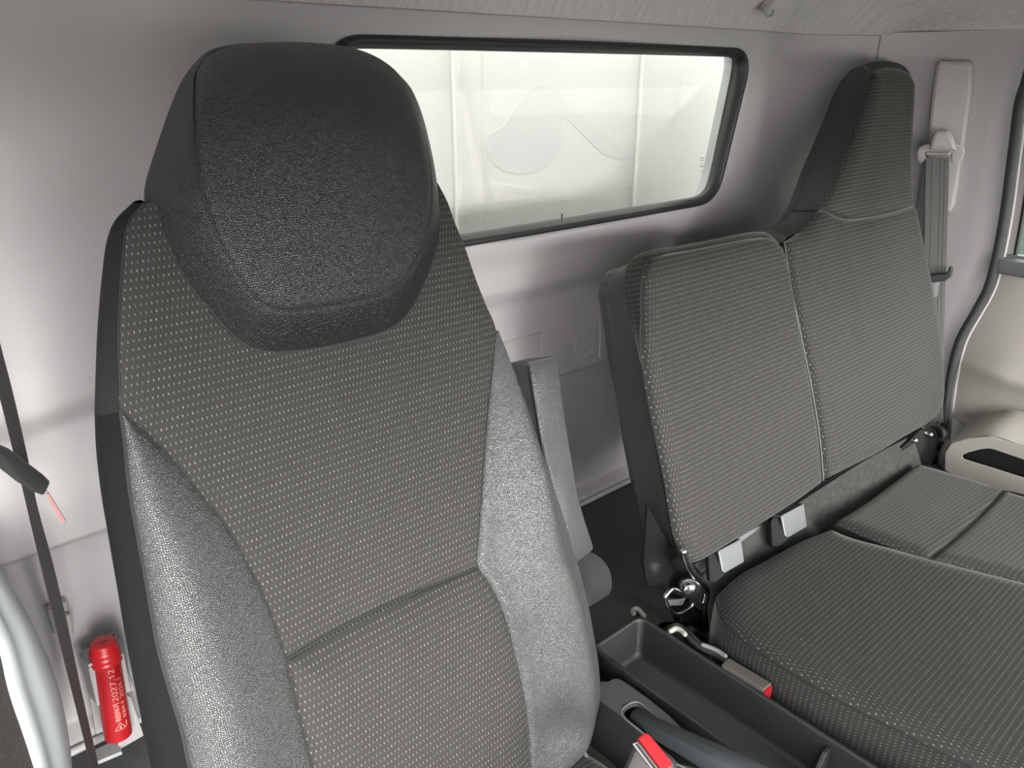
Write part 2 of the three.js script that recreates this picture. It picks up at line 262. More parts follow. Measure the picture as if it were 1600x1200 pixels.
{ // headliner
  const c = structure('ceiling', 'grey felt headliner over the cab', 'ceiling');
  const zr = (x) => Math.max(rearZ(Math.min(x, 1.97), 0.085) + 0.016, -0.93 + 0.03 * smooth(1.95, 2.02, x) - 10 * (x < 1.93 ? 1 : 0));
  const d2y = (x, z) => { const f = (d, r) => 1 - Math.exp(-Math.max(0, d) / r); return 0.084 + 0.20 * f(z - zr(x), 0.12) * f(2.02 - x, 0.10) * f(x + 0.06, 0.1); };
  const zs = [], xs = []; for (let i = 0; i <= 70; i++) zs.push(Math.pow(i / 70, 2)); for (let i = 0; i <= 90; i++) { const t = i / 90; xs.push(lerp(CL, 2.02, 1 - Math.pow(1 - t, 1.8))); }
  const P = zs.map((t) => xs.map((x) => { const z = lerp(zr(x), 0.5, t); return W(x, d2y(x, z), z); }));
  part(c, 'felt_lining', gridGeo(P, xs.length - 1, zs.length - 1, (p) => [p.x, p.z - p.y], true), felt);
  part(c, 'edge_lip', tube(Array.from({ length: 20 }, (_, i) => { const x = lerp(CL, 1.985, i / 19); return W(x, 0.087, rearZ(x, 0.08) + 0.006); }), 0.0045, { n: 60 }), trimPale);
  part(c, 'roof_panel', rbox(2.2, 0.03, 1.62, 0.005, 0.99, 0.345, -0.28), paleBlue);
  part(c, 'headliner_edge', strip(xs.map((x) => W(x, 0.084, zr(x))), xs.map((x) => W(x, 0.11, zr(x) - 0.05)), { n: 120, m: 2 }), felt);
}
// edge of the passenger door opening, traced along its seal at x = 2.0
const doorEdge = [[1622, 62], [1606, 105], [1598, 132], [1590, 157], [1580, 230], [1567, 330], [1553, 405], [1540, 451], [1519, 490], [1498, 528], [1486, 570], [1476, 633], [1471, 690], [1468, 760]].map(([u, v]) => px(u, v, 2.0));
const edgeZ = (y) => { for (let i = 0; i < doorEdge.length - 1; i++) { const a = doorEdge[i], b = doorEdge[i + 1]; if (y <= a.y && y >= b.y) return lerp(a.z, b.z, (a.y - y) / (a.y - b.y)); } return y > doorEdge[0].y ? doorEdge[0].z : doorEdge[doorEdge.length - 1].z; };
{
  const w = structure('wall_right', 'grey plastic pillar trim beside the passenger door', 'wall');
  const P = []; const N = 60, M = 36;
  for (let j = 0; j <= N; j++) {
    const y = lerp(-0.98, 0.089, j / N), zf = edgeZ(y + EYE), row = [];
    for (let i = 0; i <= M; i++) { const t = i / M, zb = -0.925, z = lerp(zb, zf, t); let x = 1.952 + 0.06 * (1 - Math.exp(-t * 5)) - 0.0; x += 0.014 * smooth(0.80, 1.0, t); if (t > 0.97) x += 0.008; row.push(W(x, y, z)); }
    P.push(row);
  }
  part(w, 'pillar_trim', gridGeo(P, M, N, (p) => [p.z, p.y], true), trimGrey);
  const Q = []; for (let j = 0; j <= 30; j++) { const y = lerp(-0.98, 0.089, j / 30); Q.push(Array.from({ length: 9 }, (_, i) => { const t = i / 8; return W(lerp(1.90, 1.9505, t), y, lerp(rearZ(1.90, y) - 0.001, -0.9265, t)); })); }
  part(w, 'corner_trim', gridGeo(Q, 8, 30, (p) => [p.x, p.y], true), trimGrey);
  // outer body side, sill and pillars beyond the frame
  part(w, 'outer_skin', rbox(0.02, 1.62, 0.36, 0.004, 2.075, -0.44, -0.89), paleBlue);
  part(w, 'roof_rail', rbox(0.06, 0.22, 1.6, 0.01, 2.055, 0.225, -0.28), paleBlue);
  part(w, 'front_pillar', rbox(0.07, 1.0, 0.07, 0.02, 2.02, -0.17, 0.54, [0.3, 0, 0]), trimGrey);
}
{
  const s = structure('trim_1', 'dark rubber weatherstrip around the passenger door opening', 'weatherstrip');
  part(s, 'seal_tube', tube(doorEdge.map((p) => p.clone().add(V3(-0.004, 0, 0.006))), 0.0105, { n: 160, seg: 14 }), sealGrey);
  part(s, 'seal_flange', tube(doorEdge.map((p) => p.clone().add(V3(0.008, 0, 0.017))), 0.0035, { n: 160, seg: 8 }), trimPale);
}
{ // passenger door
  const d = structure('door_1', 'beige plastic passenger door panel with map pocket', 'door');
  // rows of the inner panel: [x, y at z=-0.58, y slope, roundness]
  const rows = [[2.012, -0.425], [2.008, -0.46], [2.002, -0.55], [1.992, -0.63], [1.982, -0.650], [1.976, -0.661], [1.979, -0.676], [1.992, -0.705], [1.998, -0.74], [1.993, -0.77], [1.978, -0.792], [1.95, -0.802]];
  const zs = []; for (let i = 0; i <= 70; i++) zs.push(Math.pow(i / 70, 1.5));
  const rc = cv(rows.map(([x, y]) => V3(x, y, 0)), 'catmullrom');
  const P = []; const NR = 70;
  for (let j = 0; j <= NR; j++) { const r = rc(j / NR); P.push(zs.map((tz) => { const z0 = edgeZ(r.y + EYE) + 0.012, z = lerp(z0, 0.45, tz), k = smooth(z0, z0 + 0.12, z); const x = lerp(2.012, r.x, 0.35 + 0.65 * k) + 0.01 * Math.exp(-(z - z0) / 0.02); return W(x, r.y + 0.02 * Math.min(0, (z + 0.55)) - 0.006 * (z + 0.6), z); })); }
  part(d, 'inner_panel', gridGeo(P, zs.length - 1, NR, (p) => [p.z, p.y]), doorBeige);
  // pocket front with its long slot
  const X = 1.834, pts = [[1476, 707], [1486, 692], [1514, 684], [1550, 681], [1600, 697], [1700, 731], [2000, 850], [2000, 960], [1700, 812], [1600, 774], [1545, 763], [1482, 742], [1475, 733]].map(([u, v]) => px(u, v, X));
  const slot = [[1500, 713], [1503, 709], [1512, 705], [1533, 699.5], [1546, 698.5], [1556, 701], [1600, 716], [1700, 750], [1960, 845], [1960, 890], [1700, 788], [1600, 750], [1540, 731], [1506, 720.5], [1501, 717.5]].map(([u, v]) => px(u, v, X));
  const pk = part(d, 'map_pocket', plate(pts, 0.006, { bevel: 0.003, holes: [slot], n: V3(-1, 0, 0) }), doorBeige);
  part(pk, 'pocket_inside', plate([[1478, 700], [1600, 690], [2000, 850], [2000, 960], [1600, 775], [1478, 742]].map(([u, v]) => px(u, v, X).setX(X + 0.055)), 0.003, { bevel: 0, n: V3(-1, 0, 0) }), blackPl, 'dark inside of the map pocket');
  const zz = [-0.6, 0.45]; part(pk, 'pocket_floor', plate([W(X, -0.868, -0.54), W(X + 0.06, -0.868, -0.54), W(X + 0.06, -0.868, 0.4), W(X, -0.868, 0.4)], 0.003, { bevel: 0, n: V3(0, 1, 0) }), blackPl);
  part(d, 'lower_edge', strip([px(1475, 733, X), px(1482, 742, X), px(1545, 763, X), px(1600, 774, X), px(1700, 812, X), px(2000, 960, X)].map((p) => p.setX(X + 0.003)), [px(1475, 733, X), px(1482, 742, X), px(1545, 763, X), px(1600, 774, X), px(1700, 812, X), px(2000, 960, X)].map((p) => V3(X + 0.05, p.y - 0.05, p.z)), { n: 40 }), doorBeige);
  part(d, 'pocket_end', strip([px(1486, 692, X), px(1476, 707, X), px(1475, 733, X), px(1482, 742, X)], [W(1.99, -0.80, -0.632), W(1.99, -0.83, -0.634), W(1.99, -0.9, -0.634), W(1.99, -0.93, -0.632)], { n: 20, m: 10, bulge: 0.02, dir: V3(0, 0, -0.6) }), doorBeige);
  part(d, 'pocket_top', strip([[1486, 692], [1514, 684], [1550, 681], [1600, 697], [1700, 731], [2000, 850]].map(([u, v]) => px(u, v, X)), [[1486, 692], [1514, 684], [1550, 681], [1600, 697], [1700, 731], [2000, 850]].map(([u, v]) => { const p = px(u, v, X); return V3(1.95, p.y + 0.03, p.z); }), { n: 50, m: 10, bulge: 0.008, dir: V3(-0.5, 0.8, 0) }), doorBeige);
  // belt moulding, window frame and pane
  const bp = [[1.986, -0.395], [2.02, -0.39], [2.02, -0.432], [1.99, -0.43]];
  const sec = (z, dy) => bp.map(([x, y]) => W(x, y + dy, z));
  part(d, 'belt_moulding', loft([sec(-0.588, 0.002), sec(-0.57, 0), sec(-0.3, 0), sec(0.4, 0)], { e: 5, round: 0.004 }), silverGrey, 'dark grey moulding under the window');
  const fr = [[1606, 140], [1599, 165], [1590, 230], [1578, 330], [1566, 402]].map(([u, v]) => px(u, v, 2.0)), f2 = [[1626, 150], [1615, 175], [1606, 240], [1593, 330], [1580, 402]].map(([u, v]) => px(u, v, 2.0));
  part(d, 'window_frame', strip(fr.map((p) => p.clone().setX(2.015)), f2.map((p) => p.clone().setX(2.03)), { n: 40 }), PL(0.05, 0.045, 0.04, 0.45, 0));
  part(d, 'window_frame_edge', tube(f2.map((p) => p.clone().setX(2.028)), 0.004, { n: 50 }), sealBlack);
  part(d, 'glass_run', tube([W(2.02, -0.392, -0.575), W(2.02, -0.392, -0.3), W(2.02, -0.392, 0.4)], 0.006, { n: 40 }), silverGrey);
  part(d, 'top_frame', rbox(0.02, 0.12, 1.1, 0.006, 2.035, 0.05, -0.05), sealBlack);
  part(d, 'window_glass', rbox(0.004, 0.5, 1.05, 0.001, 2.045, -0.17, -0.06), new THREE.MeshPhysicalMaterial({ color: new THREE.Color().setRGB(0.55, 0.62, 0.58), roughness: 0.02, transmission: 1, thickness: 0, ior: 1.5 }));
  part(d, 'outer_skin', rbox(0.02, 0.85, 1.1, 0.004, 2.075, -0.82, -0.08), paleBlue);
}
{ // driver-side pillar
  const w = structure('wall_left', 'pale pillar trim at the open driver door', 'wall');
  const A = [[-30, 850], [0, 905], [25, 943], [50, 990], [68, 1028], [80, 1060], [90, 1098], [97, 1140], [101, 1185], [100, 1260]].map(([u, v]) => pz(u, v, -0.86));
  const B = [[-60, 900], [-14, 985], [0, 1022], [10, 1068], [20, 1102], [32, 1136], [44, 1172], [54, 1204], [64, 1240], [80, 1290]].map(([u, v]) => pz(u, v, -0.74));
  const g = panel({ L: rev(B), R: rev(A), nu: 24, nv: 40, dir: V3(0.75, 0, 0.65), shape: (p, u, v) => 0.018 * Math.sin(Math.PI * u) - 0.006 * Math.exp(-Math.pow((u - 0.32) / 0.09, 2)) });
  part(w, 'sill_trim', g, paleBlue, 'pale blue-grey moulded pillar foot');
  part(w, 'trim_edge', tube([[-10, 890], [2, 918], [18, 950], [42, 998], [66, 1036]].map(([u, v]) => pz(u, v, -0.866)), 0.0075, { n: 40 }), paleBlue);
  part(w, 'door_flange', strip(B, B.map((p) => V3(p.x - 0.10, p.y - 0.01, p.z + 0.05)), { n: 40, m: 8, bulge: 0.01, dir: V3(0, 0.2, 1) }), PL(0.022, 0.018, 0.016, 0.35, 0.0004), 'dark glossy flange of the door opening');
  part(w, 'sill_flank', strip(A, A.map((p) => V3(-0.06, p.y, -0.93)), { n: 40 }), paleBlue);
  // jamb above, outside the picture
  const P = []; for (let j = 0; j <= 20; j++) { const y = lerp(-0.50, 0.12, j / 20); P.push(Array.from({ length: 13 }, (_, i) => { const t = i / 12; return W(lerp(CL, -0.085, smooth(0, 0.5, t)), y, lerp(rearZ(CL, y), -0.78, t)); })); }
  part(w, 'jamb', gridGeo(P, 12, 20, (p) => [p.z, p.y]), trimGrey);
  part(w, 'outer_skin', rbox(0.02, 1.3, 0.30, 0.004, -0.11, -0.5, -0.93), paleBlue);
  part(w, 'roof_rail', rbox(0.05, 0.39, 1.6, 0.01, -0.09, 0.15, -0.28), paleBlue);
  part(w, 'front_pillar', rbox(0.07, 1.0, 0.07, 0.02, -0.06, -0.17, 0.54, [0.3, 0, 0]), trimGrey);
}
{
  const f = structure('floor', 'black rubber mat over the floor and engine hump', 'floor');
  part(f, 'front_floor', rbox(2.12, 0.03, 1.2, 0.004, 0.99, -1.265, 0.2), rubber);
  part(f, 'rear_deck', rbox(2.05, 0.36, 0.63, 0.02, 0.995, -1.055, -0.70), rubber);
  const P = []; for (let j = 0; j <= 30; j++) P.push(Array.from({ length: 41 }, (_, i) => { const x = lerp(0.60, 0.95, i / 40), z = lerp(-1.0, -0.62, j / 30); const y = -0.872 + 0.026 * smooth(-0.80, -0.66, z) * smooth(0.62, 0.68, x) * (1 - smooth(0.86, 0.93, x)) + 0.003 * Math.sin(9 * x + 14 * z); return W(x, y, z); }));
  part(f, 'engine_cover', gridGeo(P, 40, 30, (p) => [p.x, p.z], true), rubber);
  part(f, 'engine_box', rbox(0.28, 0.36, 0.7, 0.02, 0.76, -1.07, -0.25), rubber);
}
{
  const f = structure('wall_front', 'dashboard and front bulkhead of the cab', 'wall');
  part(f, 'dashboard', rbox(2.1, 0.37, 0.4, 0.06, 0.99, -0.79, 0.68), blackPl);
  part(f, 'overhead_shelf', rbox(2.1, 0.36, 0.42, 0.04, 0.99, 0.125, 0.42), trimGrey);
  part(f, 'bulkhead', rbox(2.1, 0.55, 0.04, 0.01, 0.99, -1.0, 0.8), blackPl);
  part(f, 'windscreen_header', rbox(2.1, 0.10, 0.10, 0.02, 0.99, 0.28, 0.52), trimGrey);
}

// ================================================================== DRIVER SEAT
const D = new Frame(W(0.367, -0.7, -0.55), V3(0, 1, -0.35), V3(0, 0.35, 1));
const dp = (list, n = 0) => list.map(([u, v, m]) => D.px(u, v, m ?? n));
{
  const seat = thing('driver_seat_unit', 'large driver seat with leather bolsters toned paler for sheen and integral leather headrest toned darker for shade', 'seat');
  const uvf = D.uv(), N = D.N;
  const Ls = dp([[224, 318], [200, 350], [192, 399], [187, 462], [185, 525], [187, 595], [190, 643]]);
  const Bc = dp([[190, 643], [230, 680, -0.002], [270, 720, -0.004], [310, 770, -0.006], [350, 820, -0.008], [385, 880, -0.01], [415, 940, -0.012], [435, 995, -0.012], [446, 1030, -0.014]]);
  const lumL = dp([[446, 1030, -0.014], [456, 1075, -0.008], [469, 1130, -0.006], [482, 1180, -0.006], [497, 1235, -0.006], [518, 1310, -0.008]]);
  const Rs = dp([[684, 286], [699, 315], [710, 346], [726, 385], [742, 432], [757, 471], [775, 517]], -0.012);
  const Rb = dp([[775, 517, -0.012], [769, 573, -0.01], [761, 651, -0.01], [753, 760, -0.012], [747, 839, -0.014], [745, 885, -0.014]]);
  const lumR = dp([[745, 885, -0.014], [761, 909, -0.01], [781, 948, -0.006], [800, 1011, -0.006], [816, 1081, -0.006], [824, 1136, -0.006], [828, 1190, -0.006], [830, 1270, -0.008]]);
  const crease = dp([[520, 986], [600, 946], [680, 912]], -0.02);
  const Ro = dp([[775, 517], [808, 596], [836, 675], [867, 768], [890, 839], [914, 925], [928, 995], [935, 1042], [937, 1089], [931, 1120], [914, 1158], [886, 1184], [848, 1222]], -0.02);
  // covers of the back
  const back = part(seat, 'backrest_fabric', panel({ L: rev([...Ls, ...Bc.slice(1)]), R: rev([...Rs, ...Rb.slice(1)]), B: crease, nu: 70, nv: 100, puff: 0.005, rad: 0.03, edges: 'LRB', dir: N, uvf, k: 0.5 }), fabric, 'charcoal fabric with light woven dashes');
  part(seat, 'lumbar_fabric', panel({ L: rev(lumL), R: rev(lumR), T: crease, nu: 50, nv: 60, puff: 0.012, rad: 0.05, edges: 'LRT', dir: N, uvf, k: 0.6 }), fabric, 'lumbar panel in the same dashed fabric as the back');
  const pip = dp([[190, 643, 0], [196, 690], [203, 760], [217, 840], [232, 920], [248, 1010], [270, 1090], [285, 1140], [298, 1200], [322, 1300]], 0.004);
  const bolster = (A, B, f) => { const a = cv(rev(A)), b = cv(rev(B)); return (p, u, v) => { const w = a(cluster(v, 0.5)).distanceTo(b(cluster(v, 0.5))); return Math.min(0.03, 0.26 * w) * f(cluster(u, 0.5)); }; };
  const bolL = part(seat, 'side_bolster', panel({ L: rev(pip), R: rev([...Bc, ...lumL.slice(1)]), nu: 44, nv: 110, puff: 0.004, rad: 0.012, edges: 'LR', dir: N, uvf, k: 0.5, shape: bolster(pip, [...Bc, ...lumL.slice(1)], (u) => Math.sin(Math.PI * Math.pow(u, 0.62))) }), leather, 'pebbled leather bolster with daylight sheen put into its colour');
  const bolR = part(seat, 'side_bolster', panel({ L: rev([...Rb, ...lumR.slice(1)]), R: rev(Ro), nu: 44, nv: 110, puff: 0.004, rad: 0.012, edges: 'LRB', dir: N, uvf, k: 0.5, shape: bolster([...Rb, ...lumR.slice(1)], Ro, (u) => smooth(0, 0.75, u) * (1 - smooth(0.65, 1.0, u)) + 0.06 * smooth(0, 0.06, u) * (1 - u)) }), leather, 'pebbled leather bolster beside the armrest with daylight sheen put into its colour');
  part(bolL, 'piping', tube(pip, 0.0022, { n: 160 }), leather);
  const lift = (a, d) => a.map((p) => p.clone().addScaledVector(N, d));
  part(bolL, 'seam', tube(lift([...Bc, ...lumL.slice(1)], 0.001), 0.0008, { n: 200, seg: 6 }), sewing);
  part(bolR, 'seam', tube(lift([...Rb, ...lumR.slice(1)], 0.001), 0.0008, { n: 200, seg: 6 }), sewing);
  part(back, 'seam', tube(lift(Ls, 0.0005), 0.0008, { n: 100, seg: 6 }), sewing);
  part(back, 'crease_seam', tube(lift([Bc[Bc.length - 1], ...crease, Rb[Rb.length - 1]], 0.001), 0.0012, { n: 100, seg: 6 }), sewing);
  // sides
  const silF = dp([[220, 312], [188, 340], [173, 368], [163, 430], [156, 500], [152, 560], [149, 620], [148, 645]], -0.058);
  const silL = dp([[148, 644, -0.058], [150, 700], [158, 770], [168, 830], [180, 900], [195, 990], [208, 1060], [222, 1130], [236, 1200], [255, 1300]], -0.06);
  part(seat, 'side_fabric', strip(Ls, silF, { n: 60, m: 10, bulge: 0.010, dir: V3(-0.9, 0.1, 0.5) }), knit, 'plain dark knit side panel');
  part(seat, 'side_leather', strip(pip, silL, { n: 90, m: 10, bulge: 0.010, dir: V3(-0.9, 0.1, 0.5) }), LEA(0.009, 0.0094, 0.0102, 0.65, 0.0002, 1.4, 0.25), 'smooth black side panel');
  const back2 = (a, ds, n = -0.115) => a.map((p) => { const l = D.loc(p); return D.at(l.x + ds, l.y - 0.005, n); });
  const bl2 = back2([...silF, ...silL.slice(1)], 0.035), br2 = back2([...Rs, ...Ro.slice(1)], -0.02);
  part(seat, 'rear_cover', mergeGeometries([strip([...silF, ...silL.slice(1)], bl2, { n: 90, m: 6 }), strip([...Rs, ...Ro.slice(1)], br2, { n: 90, m: 10, bulge: 0.012, dir: V3(1, 0, 0) }), strip(bl2, [...Rs, ...Ro.slice(1)].map((p, i) => br2[i]), { n: 90, m: 6 })]), LEA(0.02, 0.02, 0.022, 0.5, 0.0003));
  // headrest
  const H = {
    seam: [[[450, 486, 0.05], [420, 480, 0.05], [399, 465, 0.05], [381, 441, 0.052], [353, 394, 0.054], [336, 358, 0.055], [323, 319, 0.056], [314, 280, 0.056]], [[314, 280, 0.056], [307, 241, 0.055], [304, 202, 0.053], [303, 154, 0.040], [305, 116, 0.008]],
      [[305, 116, 0.008], [326, 86, -0.016], [369, 75, -0.02], [430, 71, -0.02], [500, 74, -0.02], [560, 85, -0.02], [604, 108, -0.016], [638, 146, 0.008]], [[638, 146, 0.008], [654, 190, 0.040], [666, 238, 0.053], [674, 290, 0.056]], [[674, 290, 0.056], [669, 345, 0.055], [656, 392, 0.054], [644, 420, 0.052], [624, 444, 0.05], [600, 458, 0.05], [540, 474, 0.05], [450, 486, 0.05]]],
    rim: [[[440, 550, 0.004], [410, 549, 0.004], [385, 540, 0.004], [360, 520, 0.004], [330, 487, 0.003], [300, 450, 0.002], [270, 405, 0], [232, 330, -0.008], [224, 300, -0.014]], [[224, 300, -0.014], [232, 267, -0.016], [245, 228, -0.018], [258, 189, -0.02], [271, 154, -0.022], [286, 122, -0.024], [302, 100, -0.026]],
      [[302, 100, -0.026], [326, 78, -0.028], [369, 69, -0.03], [427, 66, -0.03], [492, 69, -0.03], [544, 76, -0.03], [583, 89, -0.03], [611, 106, -0.03], [640, 132, -0.028]], [[640, 132, -0.028], [657, 172, -0.026], [672, 235, -0.022], [682, 292, -0.016]], [[682, 292, -0.016], [688, 344, -0.008], [680, 392, -0.004], [666, 432, 0], [648, 472, 0.002], [632, 496, 0.003], [600, 518, 0.004], [560, 530, 0.004], [500, 543, 0.004], [440, 550, 0.004]]],
  };
  const counts = [26, 22, 40, 20, 40];
  const ringOf = (segs) => { const out = []; segs.forEach((s, q) => { const f = cv(dp(s)); for (let i = 0; i < counts[q]; i++) out.push(f(i / counts[q])); }); out.push(out[0].clone()); return out; };
  const seamR = ringOf(H.seam), rimR = ringOf(H.rim), nn = seamR.length - 1;
  const soft = (ring, it) => { for (let k = 0; k < it; k++) { const c = ring.slice(0, nn); for (let i = 0; i < nn; i++) ring[i] = c[(i + nn - 1) % nn].clone().add(c[(i + 1) % nn]).multiplyScalar(0.25).addScaledVector(c[i], 0.5); ring[nn] = ring[0].clone(); } };
  soft(seamR, 3); soft(rimR, 3);
  const cen = D.px(480, 290, 0.058), cut = (i, j) => { const o = []; for (let k = i; k !== j; k = (k + 1) % nn) o.push(seamR[k]); o.push(seamR[j % nn]); return o; };
  const iBL = 9, iTL = counts[0] + counts[1], iTR = iTL + counts[2], iBR = nn - 22;
  const dn = (a) => a.map((p) => p.clone().addScaledVector(N, -0.0006));
  const head = part(seat, 'headrest', panel({ L: dn(cut(iBL, iTL)), R: dn(rev(cut(iTR, iBR))), T: dn(cut(iTL, iTR).slice(1, -1)), B: dn(rev(cut(iBR, iBL)).slice(1, -1)), nu: 60, nv: 60, puff: 0.003, rad: 0.006, edges: 'LRB', dir: N, uvf, k: 0.5, shape: (p, u, v) => { const a = cluster(u, 0.5), b = cluster(v, 0.5); const drop = b > 0.5 ? 1 - Math.sqrt(Math.max(0, 1 - Math.pow((b - 0.5) / 0.5, 2))) : 0; return (0.012 * (1 - Math.pow(1 - b, 3)) * (1 - Math.pow(b, 4)) + 0.06 * (b - drop)) * (1 - Math.pow(Math.abs(2 * a - 1), 2.6)); } }), LEA(0.020, 0.0205, 0.020, 0.42, 0.0012, 1.7), 'pebbled leather headrest face with shade put into its darker colour');  // same leather as the bolsters, colour darkened to stand for shade
  const Q = []; for (let j = 0; j <= 12; j++) { const v = j / 12; Q.push(seamR.map((p, i) => { const q = p.clone().lerp(rimR[i], v); const top = smooth(-0.1, 0.03, p.y - EYE); return q.addScaledVector(N, (0.007 - 0.003 * top) * Math.sin(Math.PI * Math.pow(v, 0.8)) - (j === 0 ? 0.0012 : 0)); })); }
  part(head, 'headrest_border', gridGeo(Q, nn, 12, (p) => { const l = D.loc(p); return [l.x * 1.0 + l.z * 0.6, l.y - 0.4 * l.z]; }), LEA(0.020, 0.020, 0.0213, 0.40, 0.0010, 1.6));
  const rearR = rimR.map((p) => { const l = D.loc(p); return D.at(0.006 + (l.x - 0.006) * 0.86, lerp(l.y, 0.64, 0.1), -0.085); });
  const rr = []; for (let j = 0; j <= 6; j++) rr.push(rimR.map((p, i) => p.clone().lerp(rearR[i], j / 6).addScaledVector(p.clone().sub(cen).projectOnPlane(N).normalize(), 0.003 * Math.sin((Math.PI * j) / 6))));
  const rc = D.at(0.006, 0.64, -0.095); for (const f of [0.9, 0.6, 0.02]) rr.push(rearR.map((p) => rc.clone().lerp(p, f)));
  part(head, 'headrest_rear', gridGeo(rr, nn, rr.length - 1, (p) => uvf(p)), LEA(0.03, 0.03, 0.03, 0.45, 0.0004));
  part(head, 'headrest_seam', tube(cut(iTR, iTL).map((p) => p.clone().addScaledVector(N, -0.0002)), 0.0011, { n: 300, seg: 6 }), sewing);
  part(head, 'lower_seam', tube([...rimR.slice(nn - counts[4] + 4, nn), ...rimR.slice(0, counts[0] - 3)].map((p) => p.clone().addScaledVector(N, 0.0002)), 0.001, { n: 300, seg: 6 }), sewing);
  // seat cushion, mostly below the picture
  const sec = (z, x0, x1, y0, y1) => [W(x0, y0, z), W(x1, y0, z), W(x1, y1, z), W(x0, y1, z)];
  part(seat, 'cushion', loft([sec(-0.56, 0.16, 0.575, -0.96, -0.825), sec(-0.48, 0.15, 0.585, -0.96, -0.822), sec(-0.2, 0.14, 0.595, -0.95, -0.80), sec(-0.02, 0.15, 0.585, -0.95, -0.80)], { e: 7, round: 0.03 }), fabric);
  part(seat, 'seat_base', rbox(0.38, 0.28, 0.42, 0.02, 0.367, -1.10, -0.24), blackPl);
  part(seat, 'recline_link', tube([[907, 1160], [914, 1178], [924, 1196], [940, 1230]].map(([u, v]) => D.px(u, v, 0.0)), 0.003, { n: 20 }), zinc, 'thin steel wire at the foot of the backrest');
  // folded-up armrest
  const lv = [[[826, 574], [873, 563]], [[832, 612], [878, 593]], [[839, 655], [883, 632]], [[846, 696], [888, 668]], [[858, 746], [897, 722]], [[873, 800], [905, 776]], [[888, 848], [917, 815]], [[898, 876], [929, 852]]];
  const secs = lv.map(([a, b]) => { const fl = D.px(a[0], a[1], -0.045), fr2 = D.px(b[0], b[1], -0.045); const bk = (p) => p.clone().addScaledVector(N, -0.062).addScaledVector(D.S, 0.002); return [fl, fr2, bk(fr2), bk(fl)]; });
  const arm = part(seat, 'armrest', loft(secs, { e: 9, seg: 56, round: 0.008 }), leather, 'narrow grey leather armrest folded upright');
  part(arm, 'armrest_seam', tube(secs.map((q) => q[0].clone().addScaledVector(D.S, 0.0015).addScaledVector(N, -0.0005)), 0.0014, { n: 60 }), sewing);
  const k1 = D.px(915, 905, -0.085), r0 = 0.036;
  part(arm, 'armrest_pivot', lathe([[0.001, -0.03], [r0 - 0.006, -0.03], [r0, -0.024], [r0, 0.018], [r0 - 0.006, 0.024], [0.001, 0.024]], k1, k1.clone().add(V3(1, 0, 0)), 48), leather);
  settle(seat);
}

